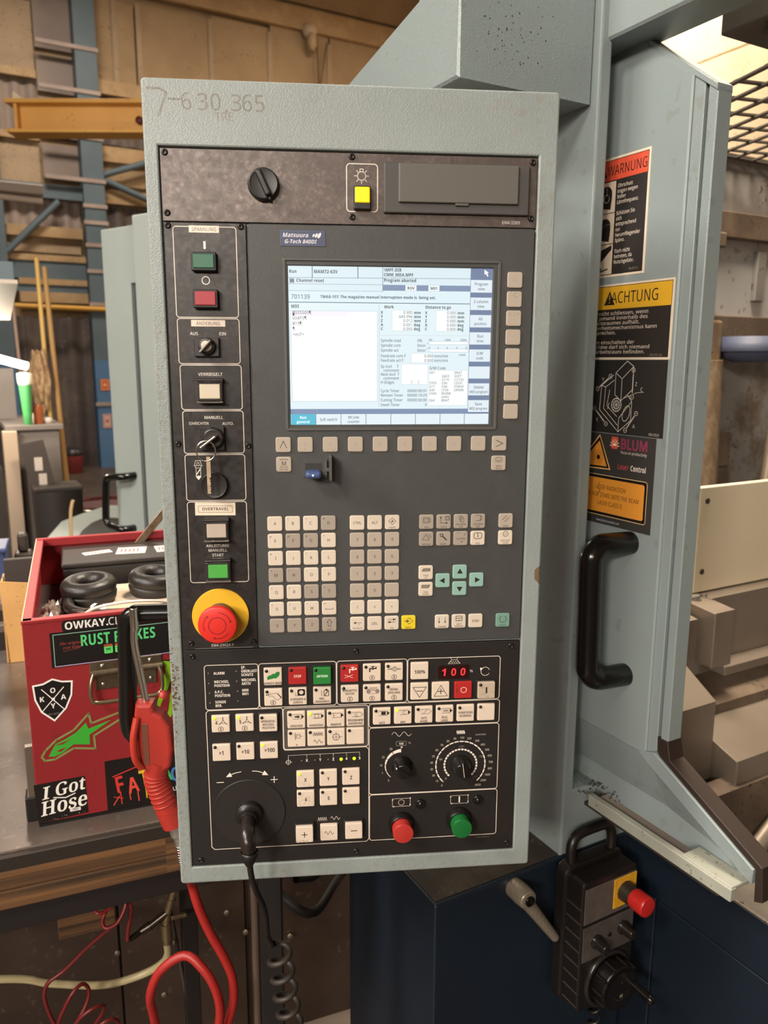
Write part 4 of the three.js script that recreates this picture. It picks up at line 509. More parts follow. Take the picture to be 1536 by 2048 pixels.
// --- things plugged into or hung on the console ---
{
  const kr = thing('key_ring', 'steel key ring with one key in the lock and one hanging', 'keys', 'P', [0.05, 0.459, 0.02]);
  const blade = (n) => { const p = [[-0.002, 0], [-0.002, -0.02], [-0.0018, -n]]; for (let y = -n; y < -0.02; y += 0.0026) p.push([0.0002 + (Math.round(-y * 4000) % 3) * 0.0006, y], [0.0018, y + 0.0012]); p.push([0.002, -0.02], [0.002, 0]); return ext(poly(p), -0.001, 0.001); };
  part(kr, 'ring', new THREE.TorusGeometry(0.0095, 0.0007, 10, 48).scale(1, 1.08, 1).translate(0.0505, 0.5045, 0.021), CHROME);
  part(kr, 'key', blade(0.038).translate(0.0525, 0.4985, 0.02), tex(mottle('#b59c80', '#cbb498', N2), 20, { metalness: 0.7, roughness: 0.4 }), 'worn brass-coloured hanging key');
  part(kr, 'key', [box(-0.0012, 0.0012, -0.0105, 0.0095, 0.004, 0.021, 0.0008).rotateZ(-0.92).translate(0.0535, 0.5138, 0.004)], CHROME, 'key turned in the lock');
  const us = thing('memory_stick', 'blue memory stick plugged into the operator panel', 'memory stick', 'P', [0.158, 0.475, 0.02]);
  part(us, 'body', box(0.1508, 0.1672, 0.4752, 0.4828, 0.006, 0.027, 0.0034, 4), col('#3f4f7c', 0.35)); part(us, 'plug', box(0.153, 0.165, 0.4768, 0.4813, 0.001, 0.008, 0.0004), STEEL);
  part(us, 'eyelet', lathe([[0.0012, 0], [0.0012, 0.0006], [0, 0.0006]], [0.1585, 0.479, 0.0268], [0, 0, 1], 12), col('#dcdce6', 0.3));
  const cb = thing('coiled_cable', 'black coiled cable with an elbow plug hanging below the console', 'cable', 'P', [0.115, -0.3, 0.0]);
  const CB = col('#191513', 0.42), CW = col('#2c241f', 0.55);
  part(cb, 'plug_elbow', [tube([[0.0805, 0.0865, 0.008], [0.0805, 0.0875, 0.022], [0.081, 0.086, 0.036], [0.0815, 0.08, 0.043], [0.082, 0.074, 0.045], [0.083, 0.068, 0.045]], 0.0082, 30, false, 16)], col('#241d1a', 0.3));
  part(cb, 'plug_nut', [lathe([[0.0096, 0], [0.0105, 0.0015], [0.0105, 0.005], [0.0092, 0.0065]], [0.083, 0.0615, 0.045], [0, 1, 0], 24), lathe([[0.0042, -0.011], [0.0088, -0.002], [0.0094, 0.001]], [0.083, 0.0615, 0.045], [0, 1, 0], 20)], CB);
  part(cb, 'plug_ring', lathe([[0.0088, 0], [0.0112, 0.003], [0.0088, 0.007]], [0.0805, 0.0865, 0.013], [0, 0.1, 1], 24), CB);
  part(cb, 'cord', tube([[0.083, 0.054, 0.045], [0.0845, 0.034, 0.042], [0.088, 0.012, 0.035], [0.091, -0.008, 0.022], [0.094, -0.03, 0.008], [0.0955, -0.055, -0.006], [0.0955, -0.085, -0.02], [0.0955, -0.1, -0.03], [0.1, -0.122, -0.04]], 0.0034, 50, false, 10), CB);
  const pts = []; for (let i = 0; i <= 200; i++) { const t = i / 200, a = t * 7.2 * Math.PI * 2 + 2.6, r = 0.0135 * Math.min(1, t * 12 + 0.3); pts.push([0.106 + 0.022 * t + r * Math.cos(a), -0.122 - 0.185 * t + 0.002 * Math.sin(a), -0.045 + r * Math.sin(a)]); }
  part(cb, 'coil', new THREE.TubeGeometry(curve(pts), 420, 0.0036, 10, false), CW, 'dusty coiled part of the cable');
}

// ---------- the machining centre the console belongs to ----------
const mc = thing('machining_center', 'grey-green and dark blue machining centre with an open sliding door beside the console', 'machine', 'M', [0.7, 0, -0.2]);
const GRIMY = std({ map: rep(mottle('#6f6a66', '#8b8580', NS, 1.6, '#5a4a3c'), 1.3), roughness: 0.5 });
const GRIME2 = std({ map: rep(mottle('#5d5043', '#7e7a76', NS, 2.2, '#51412f'), 1.8), roughness: 0.5 });
const BROWNED = std({ map: rep(mottle('#5b4b3e', '#6f5f50', NS, 1.4, '#43352a'), 2), roughness: 0.55 });
const STEELW = std({ map: rep(mottle('#85786a', '#94877a', N1, 1), 1.6), roughness: 0.4, metalness: 0.4 });
const CREAMP = std({ map: rep(mottle('#d9c9ac', '#dfd0b5', N2, 0.6), 1), roughness: 0.45 });
{
  part(mc, 'pendant_arm', mUV(extX([[-0.005, 1.87], [-0.005, 2.3], [-0.095, 1.983], [-0.288, 1.943], [-0.6, 1.9], [-0.6, 1.87]], 0.366, 0.5735, 0.003)), (() => {
    const m = PAINT.clone(); m.bumpScale = 0.0004; m.roughness = 0.34; return m; })());
  const spots = []; seed = 21; for (let k = 0; k < 60; k++) { const x = 0.44 + rr(-0.05, 0.06) * (rnd() + 0.3), y = 1.955 + rr(-0.06, 0.035); if (y < 1.876) continue; spots.push(cyl([x, y, -0.0052], [x, y, -0.0046], rr(0.0005, 0.0016), 0.0005, 6)); }
  part(mc, 'paint_chips', spots, col('#262120', 0.6)).userData.kind = 'stuff';
  part(mc, 'door_post', mUV(ext(poly([[0.574, 0.8], [0.752, 0.795], [0.752, 0.872], [0.62, 0.905], [0.594, 0.906], [0.594, 2.3], [0.574, 2.3]]), -0.3, 0.007, 0.003, 2)), PAINT);
  part(mc, 'top_beam', mUV(extX([[-0.3, 1.945], [-0.3, 2.4], [0.5, 2.4], [0.5, 1.945]], 0.585, 0.652, 0.003)), PAINT);
  part(mc, 'base', box(0.345, 0.719, 0, 0.8, -0.26, 0.01, 0.003), BLUE); part(mc, 'base_top', box(0.35, 0.716, 0.8, 0.8012, -0.25, 0.002), std({ map: rep(mottle('#2e2820', '#453a2c', NS, 1.6, '#5c5038'), 3), roughness: 0.7 }), 'base ledge under brown dirt');
  part(mc, 'base_side', box(0.719, 0.8, 0.716, 0.8, -0.26, 0.75, 0.003), BLUE); part(mc, 'base_side', box(0.7215, 0.8, 0, 0.713, -0.26, 0.068, 0.002), BLUE); part(mc, 'base_side', box(0.7215, 0.8, 0, 0.713, 0.0705, 0.75, 0.002), BLUE);
  part(mc, 'base_edge', box(0.7185, 0.79, 0.7995, 0.8035, 0.12, 0.75, 0.001), tex(mottle('#6f6860', '#857c70', NS, 1.5, '#4a3f34'), 3, { metalness: 0.5, roughness: 0.4 }), 'greyish metal edge strip');  // base_edge: greyish metal strip along the top of the base
  part(mc, 'sill_rail', [box(0.602, 0.613, 0.89, 0.908, 0.03, 0.278, 0.002), box(0.604, 0.64, 0.903, 0.91, 0.2, 0.277, 0.002)], tex(mottle('#8b8d84', '#a09f92', N1, 1, '#76735f'), 3, { roughness: 0.4 }));
  part(mc, 'sill_tray', box(0.618, 0.7, 0.874, 0.88, -0.28, 0.25, 0.001), col('#2a221c', 0.7));  // dark colour carries the shade of the gap behind the rail
  const ch = []; seed = 33; for (let k = 0; k < 70; k++) { const x = rr(0.6, 0.65), z = rr(-0.02, 0.06); ch.push(box(-0.0018, 0.0018, -0.0005, 0.0005, -0.0005, 0.0005).rotateY(rr(0, 3)).rotateZ(rr(-0.6, 0.6)).translate(x, 0.898 + rr(0, 0.008), z)); } part(mc, 'metal_chips', ch, col('#4b443c', 0.35, 0.8)).userData.kind = 'stuff';
  const lv = part(mc, 'clamp_lever', [lathe([[0.015, 0], [0.0155, 0.02], [0.0145, 0.033], [0.012, 0.036], [0, 0.036]], [0.483, 0.782, 0.01], [0, 0, 1], 28), cyl([0.486, 0.774, 0.034], [0.54, 0.697, 0.04], 0.0105, 0.0068, 16), new THREE.SphereGeometry(0.0068, 14, 10).translate(0.54, 0.697, 0.04)], tex(mottle('#8d8273', '#a69a88', N2, 1, '#6d6353'), 8, { metalness: 0.55, roughness: 0.4 }), 'bare metal clamp lever');
  part(lv, 'bolt', lathe([[0.0075, 0], [0.0075, 0.003], [0.0035, 0.003], [0.003, 0.0005], [0, 0.0005]], [0.483, 0.782, 0.046], [0, 0, 1], 20), col('#1b1714', 0.3, 0.6));
  // the sliding door
  const dr = part(mc, 'door', mUV(extX([[-0.35, 1.0], [0.107, 1.0], [0.107, 1.884], [0.04, 1.932], [0.02, 1.955], [-0.35, 1.96]], 0.63, 0.65, 0.002)), (() => { const m = PAINT.clone(); m.bumpScale = 0.00008; return m; })());
  part(dr, 'door_edge', mUV(extX([[0.105, 1.0], [0.122, 1.012], [0.122, 1.872], [0.105, 1.885]], 0.6345, 0.65, 0.001)), PAINT); part(dr, 'door_edge', mUV(extX([[0.1275, 1.03], [0.141, 1.022], [0.141, 1.862], [0.1275, 1.872]], 0.634, 0.66, 0.0015)), PAINT); part(dr, 'door_edge', mUV(extX([[0.03, 1.938], [0.11, 1.88], [0.141, 1.858], [0.141, 1.866], [0.03, 1.948]], 0.632, 0.66, 0.001)), PAINT);
  part(dr, 'groove', box(0.645, 0.66, 1.01, 1.87, 0.12, 0.13), col('#3a342c', 0.7));  // dark strip: the shadow in the groove is put into its colour
  part(dr, 'seal', mUV(extX([[0.124, 1.035], [0.142, 1.035], [0.148, 1.01], [0.296, 0.938], [0.3, 0.893], [0.289, 0.888], [0.287, 0.93], [0.14, 0.998], [0.126, 1.012]], 0.632, 0.66, 0.001)), col('#2a1d16', 0.6), 'dark brown rubber seal');
  part(dr, 'skirt_edge', mUV(extX([[0.095, 1.003], [0.124, 1.012], [0.287, 0.932], [0.286, 0.912], [0.27, 0.918], [0.112, 0.992]], 0.628, 0.65, 0.001)), PAINT);
  const facet = (name, p, f, m) => { const q = new THREE.BufferGeometry(); q.setAttribute('position', new THREE.BufferAttribute(new Float32Array(f.flatMap((i) => p[i])), 3)); q.computeVertexNormals(); part(dr, name, mUV(q), m); };
  facet('skirt_slope', [[0.632, 1.003, -0.3], [0.632, 1.0, 0.112], [0.656, 0.922, -0.3], [0.656, 0.926, 0.13], [0.654, 0.921, 0.22], [0.634, 0.925, 0.268]], [0, 2, 1, 1, 2, 3, 1, 3, 5, 5, 3, 4], PAINT);
  facet('skirt', [[0.656, 0.922, -0.3], [0.656, 0.926, 0.13], [0.654, 0.921, 0.22], [0.634, 0.923, 0.27], [0.651, 0.888, -0.3], [0.65, 0.89, 0.186], [0.636, 0.899, 0.27]], [0, 4, 1, 1, 4, 5, 1, 5, 2, 2, 5, 6, 2, 6, 3], PAINT);
  part(dr, 'door_handle', tube([[0.632, 1.297, 0.055], [0.6, 1.297, 0.05], [0.582, 1.296, 0.047], [0.569, 1.285, 0.046], [0.566, 1.27, 0.046], [0.566, 1.2, 0.048], [0.566, 1.132, 0.05], [0.569, 1.117, 0.05], [0.582, 1.105, 0.052], [0.6, 1.104, 0.055], [0.632, 1.104, 0.06]], 0.0162, 70, false, 18), BLACKGLOSS, 'glossy black bow handle');
  const stick = (z0, z1, y0, y1, P, label, r = 0.002) => part(dr, 'sticker', uvZ(extX([[z0, y0], [z1, y0], [z1, y1], [z0, y1]], 0.6293, 0.6301), P), std({ map: P.tex(), roughness: 0.4 }), label);
  { const P = print(-60, 1660, 109, 156, 8, '#dccab4'); P.rr(-57, 1663, 45.6, 1812.5, 0.5, { fill: '#2b2624' }); P.rr(-57, 1786, 45.6, 1812.5, 0.3, { fill: '#cf5138', stroke: '#3a201a', lw: 0.8 }); P.t('WARNUNG', 9, 1798.6, 17.5, '#2b1c18', { sx: 0.82 }); P.path([[-41, 1791.5], [-27, 1791.5], [-34, 1806]], { fill: '#2b1c18', close: true });
    for (const [y0, y1] of [[1745, 1785], [1704.5, 1744], [1664, 1703.5]]) P.rr(-56.4, y0, -9.6, y1, 0, { fill: '#d9c6b0' });
    for (const y of [1766, 1724]) { P.arc(-27, y + 3, 11, 0, 360, { fill: '#26211f' }); P.path([[-38, y + 3], [-41, y - 5], [-38, y - 7], [-37, y - 13], [-33, y - 14], [-18, y - 17], [-16, y]], { fill: '#26211f', close: true }); }
    P.path([[-26, 1778], [-26, 1768]], { stroke: '#cbb9a6', lw: 1 }); P.arc(-26, 1764, 5, 60, 380, { stroke: '#cbb9a6', lw: 1 }); P.path([[-35, 1726], [-24, 1730], [-17, 1730], [-17, 1726]], { stroke: '#8b7d70', lw: 0.8 });
    P.path([[-56, 1690], [-12, 1702], [-12, 1696], [-40, 1674], [-50, 1672]], { fill: '#26211f', close: true }); P.path([[-44, 1668], [-30, 1672], [-32, 1668], [-18, 1671]], { stroke: '#26211f', lw: 2 });
    ['Ohrschutz', 'tragen wegen', 'hoher', 'Lärmfrequenz.', '', 'Schützen Sie', 'sich', 'entsprechend', 'vor', 'herumfliegender', 'Späne.', '', 'Tisch nicht', 'betreten, da', 'Rutschgefahr.'].forEach((s, i) => P.t(s, -6.5, 1777.5 - i * 7.05, 6.6, '#d9cbbb', { align: 'left', sx: 0.9 })); P.t('086-2074  (G)', 30, 1668, 4, '#8d8278', { sx: 0.7 });
    stick(-0.06, 0.049, 1.66, 1.816, P, 'orange and black warning sticker headed WARNUNG'); }
  { const P = print(-92, 1548, 194, 102, 7, '#dccab4'); P.rr(-89, 1551, 98.5, 1647, 0.5, { fill: '#2b2624' }); P.rr(-89, 1616, 98.5, 1647, 0.3, { fill: '#d6a32a', stroke: '#3a2c14', lw: 0.8 }); P.t('ACHTUNG', 35, 1632, 21, '#2b241a', { sx: 0.88 }); P.path([[-20, 1622], [0, 1622], [-10, 1641]], { fill: '#26211c', close: true }); P.line(-10, 1635, -10, 1629, '#d6a32a', 1.4); P.arc(-10, 1625.4, 0.9, 0, 360, { fill: '#d6a32a' });
    ['Tür nicht schliessen, wenn', 'sich jemand innerhalb des', 'Arbeitsraumes aufhält.', 'Sicherheitsmechanismus kann', 'ansprechen.', '', 'Beim einschalten der', 'Maschine darf sich niemand', 'im arbeitsraum befinden.'].forEach((s, i) => P.t(s, [-46, -47, -46, -47, -45, 0, -46, -48, -45][i], 1610.5 - i * 6.55, 6.9, '#d9cbbb', { align: 'left', sx: 1.32 })); P.t('078-4172  (G)', 78, 1554, 4.4, '#8d8278', { sx: 0.8 });
    stick(-0.092, 0.102, 1.548, 1.65, P, 'yellow and black warning sticker headed ACHTUNG'); }
  { const P = print(-92, 1446, 191, 102, 7, '#2a2725'), c = '#cfc6bb', l = (pts, o) => P.path(pts, { stroke: c, lw: 0.9, ...o });
    l([[10, 1530], [30, 1546], [42, 1539], [22, 1522]], { close: true }); l([[10, 1530], [10, 1500], [22, 1492], [22, 1522]]); l([[22, 1492], [42, 1508], [42, 1539]]);
    l([[-16, 1512], [6, 1527]]); l([[-16, 1512], [-18, 1478], [20, 1449], [42, 1466], [42, 1492], [34, 1500]]); l([[-8, 1510], [-10, 1480], [18, 1458]]); l([[-16, 1512], [-8, 1510], [8, 1520]]); l([[20, 1449], [20, 1468], [42, 1492]]); l([[0, 1488], [-2, 1480]]); l([[0, 1506], [-4, 1484], [16, 1470]]);
    P.arc(14, 1486, 9, 0, 360, { stroke: c, lw: 1.2 }); P.arc(14, 1486, 5.5, 0, 360, { stroke: c, lw: 1 }); for (let k = 0; k < 6; k++) P.line(14 - 8.6 * Math.cos(k * 0.52), 1486 - 8.6 * Math.sin(k * 0.52), 14 + 8.6 * Math.cos(k * 0.52), 1486 + 8.6 * Math.sin(k * 0.52), c, 0.5);
    P.g.save(); P.g.translate(33, P.Y(1475)); P.g.rotate(0.35); P.g.beginPath(); P.g.ellipse(0, 0, 6, 11, 0, 0, 7); P.g.strokeStyle = c; P.g.lineWidth = 0.9; P.g.stroke(); P.g.restore();
    const ar = (x0, y0, x1, y1) => { P.line(x0, y0, x1, y1, c, 1.6); for (const [x, y] of [[x0 + (x0 - x1) * 0.25, y0 + (y0 - y1) * 0.25], [x1 + (x1 - x0) * 0.25, y1 + (y1 - y0) * 0.25]]) { P.arc(x, y, 3, 0, 360, { stroke: c, lw: 0.7 }); P.line(x - 1.8, y, x + 1.8, y, c, 0.6); } };
    ar(-20, 1510, -4, 1522); ar(-24, 1476, -8, 1462); ar(42, 1528, 42, 1504); ar(48, 1472, 36, 1456); for (const [s, x, y] of [['Y', -14, 1521], ['Z', 48, 1516], ['C', 58, 1509], ['X', -22, 1464], ['A', 48, 1459]]) P.t(s, x, y, 7, c); l([[62, 1505], [50, 1504], [28, 1496]], { lw: 0.6 }); P.t('086-6529', 84, 1450, 5, '#b7ada2', { sx: 0.85 });
    stick(-0.092, 0.099, 1.446, 1.5475, P, 'black axis diagram sticker with a line drawing of the tilting table'); }
  { const P = print(-70, 1314, 159, 131, 8, '#3a3735'); P.rr(-69, 1315, 88, 1444, 5, { fill: '#383533' }); P.rr(-62, 1326.5, 79, 1385, 4, { fill: '#15110f', stroke: '#d9b98c', lw: 1 }); P.rr(-57, 1331, 74.5, 1380.5, 3, { fill: '#dd9133' });
    P.path([[-60, 1392], [10, 1394], [-14, 1443]], { fill: '#e0b070', close: true }); P.path([[-56, 1394], [7, 1395.6], [-14, 1440]], { fill: '#15110f', close: true }); P.path([[-51, 1397], [2.4, 1398], [-14, 1434]], { fill: '#dd9133', close: true }); P.arc(-15, 1410, 3.4, 0, 360, { fill: '#1d120c' }); for (let k = 0; k < 16; k++) P.line(-15 + 4.4 * Math.cos(k * 0.393), 1410 + 4.4 * Math.sin(k * 0.393), -15 + 11 * Math.cos(k * 0.393), 1410 + 11 * Math.sin(k * 0.393), '#1d120c', 0.5);
    P.rr(9, 1424.6, 21.4, 1441.5, 2.4, { fill: '#c9573f' }); P.arc(15.2, 1429, 3.4, 0, 180, { fill: '#f0d8c0' }); for (let k = 0; k < 7; k++) P.line(15.2 + 4.6 * Math.cos(k * 0.5236), 1429 + 4.6 * Math.sin(k * 0.5236), 15.2 + 9 * Math.cos(k * 0.5236), 1429 + 9 * Math.sin(k * 0.5236), '#f0d8c0', 0.9);
    P.g.save(); P.g.translate(51, P.Y(1433)); P.g.scale(0.98, 1); P.g.font = '19px sans-serif'; P.g.textAlign = 'center'; P.g.textBaseline = 'middle'; P.g.strokeStyle = '#a33a5c'; P.g.lineWidth = 1; P.g.strokeText('BLUM', 0, 0); P.g.restore(); P.t('focus on productivity', 51, 1420.6, 5.6, '#cfc6bb', { sx: 0.9 }); P.t('Laser', 43.4, 1401.2, 10.5, '#c1484e', { sx: 0.82, align: 'right' }); P.b('Control', 61, 1401, 10.5, '#ddd5ca', { sx: 0.74 });
    for (const [s, y] of [['LASER RADIATION', 1367.5], ['DO NOT STARE INTO THE BEAM', 1356], ['LASER CLASS II', 1344.6]]) P.t(s, s[0] === 'D' ? 15 : 12, y, 8.6, '#3a2412', { sx: 0.84 }); P.t('www.blum-novotest.com', 10, 1319.6, 5, '#b9bcc8', { sx: 0.8 }); P.path([[-10, 1374], [-13, 1366], [-8, 1362], [-14, 1354]], { stroke: '#3a2412', lw: 0.8 });
    stick(-0.07, 0.089, 1.314, 1.445, P, 'black and orange laser radiation warning sticker'); }
  // inside the machine
  const Zw = -0.74;
  part(mc, 'inner_wall', box(0.67, 2.4, 1.955, 2.1, Zw - 0.02, Zw), GRIMY); part(mc, 'inner_ledge', box(0.67, 2.4, 1.885, 1.955, Zw - 0.02, Zw + 0.03, 0.004), BROWNED); part(mc, 'inner_wall', box(0.67, 2.4, 1.675, 1.885, Zw - 0.02, Zw + 0.004), std({ map: rep(mottle('#aaa8a6', '#b4b1ae', N1, 1, '#958c84'), 0.8), roughness: 0.45 })); part(mc, 'inner_ledge', box(0.67, 2.4, 1.6, 1.675, Zw - 0.02, Zw + 0.035, 0.004), BROWNED); part(mc, 'inner_wall', box(0.67, 2.4, 0.3, 1.6, Zw - 0.02, Zw), GRIME2);
  part(mc, 'inner_side', box(2.4, 2.42, 0.3, 2.1, Zw, 0.75), GRIME2); part(mc, 'inner_floor', box(0.9, 2.4, 0.36, 0.4, Zw, 0.7), BROWNED); part(mc, 'front_wall', box(1.25, 2.4, 0.8, 2.1, 0.73, 0.75), GRIMY);
  part(mc, 'inner_strip', box(1.9, 1.94, 1.72, 1.86, Zw, Zw + 0.02, 0.004), GRIMY);
  part(mc, 'pipe', [cyl([1.706, 1.15, Zw + 0.05], [1.688, 1.55, Zw + 0.05], 0.036, 0.036, 20), box(1.64, 1.725, 1.54, 1.66, Zw + 0.03, Zw + 0.06, 0.01)], std({ map: rep(mottle('#75604a', '#8f7a62', NS, 1.6, '#5b4630'), 3), roughness: 0.5 }));
  part(mc, 'hose', tube([[1.64, 1.87, Zw + 0.07], [1.642, 1.82, Zw + 0.07], [1.63, 1.74, Zw + 0.07], [1.61, 1.65, Zw + 0.07]], 0.013, 24), col('#7d6a55', 0.6)); part(mc, 'hose_clamp', box(1.62, 1.672, 1.845, 1.885, Zw + 0.04, Zw + 0.09, 0.006), BROWNED);
  part(mc, 'nozzle_ring', lathe([[0.05, -0.03], [0.078, -0.016], [0.08, 0], [0.088, 0], [0.088, 0.04], [0, 0.04]], [1.8, 1.575, Zw + 0.1], [0, 1, 0], 36), col('#454b60', 0.55));
  part(mc, 'flap_bracket', box(1.79, 1.85, 1.24, 1.34, Zw, Zw + 0.02, 0.004), BROWNED); part(mc, 'guide_rod', cyl([1.93, 1.08, Zw + 0.08], [1.96, 1.42, Zw + 0.08], 0.016, 0.016, 14), col('#b8a58c', 0.35, 0.3));
  part(mc, 'dark_gap', mUV(ext(poly([[1.16, 0.95], [1.215, 0.95], [1.193, 1.6], [1.16, 1.6]]), -0.32, -0.3)), col('#1c1a18', 0.6), 'dark strip standing in for the black gap beside the door');  // dark sheet put in for the darkness of the gap at the door edge
  const cp = part(mc, 'cream_plate', box(1.086, 1.6, 1.09, 1.305, -0.215, -0.2, 0.003), CREAMP, 'smooth cream access plate'); for (const y of [1.277, 1.133]) part(cp, 'screw', lathe([[0.006, 0], [0.006, 0.002], [0.002, 0.002], [0, 0.001]], [1.106, y, -0.2], [0, 0, 1], 14), col('#5c5348', 0.4, 0.6));
  part(mc, 'coolant_nozzle', [cyl([1.075, 1.09, -0.19], [1.082, 1.04, -0.18], 0.013, 0.012, 14), cyl([1.082, 1.04, -0.18], [1.09, 0.985, -0.17], 0.007, 0.006, 12), cyl([1.105, 1.09, -0.19], [1.11, 0.985, -0.17], 0.007, 0.006, 12), cyl([1.076, 1.082, -0.19], [1.077, 1.07, -0.188], 0.016, 0.016, 14)], STEEL, 'pair of metal coolant nozzles');
  const blk = (n, pts, x0, x1, m = STEELW) => part(mc, n, mUV(extX(pts, x0, x1, 0.002)), m);
  blk('way_cover', [[-0.15, 0.95], [-0.15, 1.058], [-0.34, 1.09], [-0.34, 0.95]], 0.8, 1.046); blk('way_cover', [[-0.12, 0.965], [-0.12, 1.076], [-0.2, 1.085], [-0.2, 0.965]], 1.055, 1.112); blk('way_cover', [[-0.17, 0.955], [-0.17, 1.085], [-0.22, 1.088], [-0.22, 0.955]], 1.105, 1.8); blk('way_cover', [[-0.05, 0.4], [-0.05, 0.942], [-0.12, 0.985], [-0.2, 1.0], [-0.2, 0.4]], 0.7, 0.986);
  blk('way_cover', [[0.0, 0.4], [0.0, 0.845], [-0.1, 0.88], [-0.1, 0.4]], 0.99, 1.8); blk('step', [[-0.1, 0.4], [-0.1, 0.9], [-0.18, 0.925], [-0.18, 0.4]], 0.99, 1.8, BROWNED); part(mc, 'rib', box(1.11, 1.7, 0.935, 0.955, -0.17, -0.13, 0.003), STEELW);
  for (const [a, b, r] of [[[0.93, 0.62, 0.03], [1.3, 0.86, 0.02], 0.02], [[0.95, 0.6, 0.06], [1.32, 0.83, 0.05], 0.01], [[1.05, 0.5, 0.12], [1.35, 0.68, 0.1], 0.012]]) part(mc, 'slanted_rail', cyl(a, b, r, r, 4), STEELW);
  part(mc, 'lower_panel', box(0.9, 1.8, 0.4, 0.8, -0.03, 0.01), BROWNED);
  part(mc, 'roof_cover', [box(0.92, 1.7, 2.045, 2.3, -0.1, 0.7, 0.004), box(0.955, 1.7, 2.034, 2.05, -0.05, 0.7, 0.002)], std({ map: rep(mottle('#4c443d', '#5e554c', NS, 1.2, '#393029'), 2), roughness: 0.6 }));
  // expanded metal over the roof opening, one zigzag strand after another
  const mesh = part(mc, 'roof_grille', [box(1.32, 2.4, 2.098, 2.108, Zw, Zw + 0.015)], col('#5f5850', 0.5, 0.4), 'expanded metal grille');
  const GR = col('#625b52', 0.5, 0.4);
  const strand = (x0, z0, x1, z1, y) => { const L = Math.hypot(x1 - x0, z1 - z0); part(mesh, 'strand', new THREE.BoxGeometry(0.0125, 0.004, L).rotateY(Math.atan2(x1 - x0, z1 - z0)).translate((x0 + x1) / 2, y, (z0 + z1) / 2), GR); };
  const onB = (k, z) => 1.29 + k * 0.065 + (z + 0.43 - k * 0.015) * (-0.023 / 0.087);
  for (let k = 0; k < 19; k++) { let zb = -0.1, za = Zw; const xb = onB(k, zb), xa = onB(k, za); if (xb > 2.39) continue; if (xa > 2.39) za += (xa - 2.39) / (0.023 / 0.087); strand(onB(k, za), za, xb, zb, 2.101); }
  for (let j = -9; j < 5; j++) { const z = -0.43 + j * 0.087, x = onB(0, z); let x1 = 2.39, z1 = z + (x1 - x) * 0.015 / 0.065; let x0 = x, z0 = z; if (z0 < Zw) { x0 = x + (Zw - z) * 0.065 / 0.015; z0 = Zw; } if (x0 > 2.3 || z0 > -0.12) continue; if (z1 > -0.1) { x1 = x0 + (-0.1 - z0) * 0.065 / 0.015; z1 = -0.1; } strand(x0, z0, x1, z1, 2.105); }
}
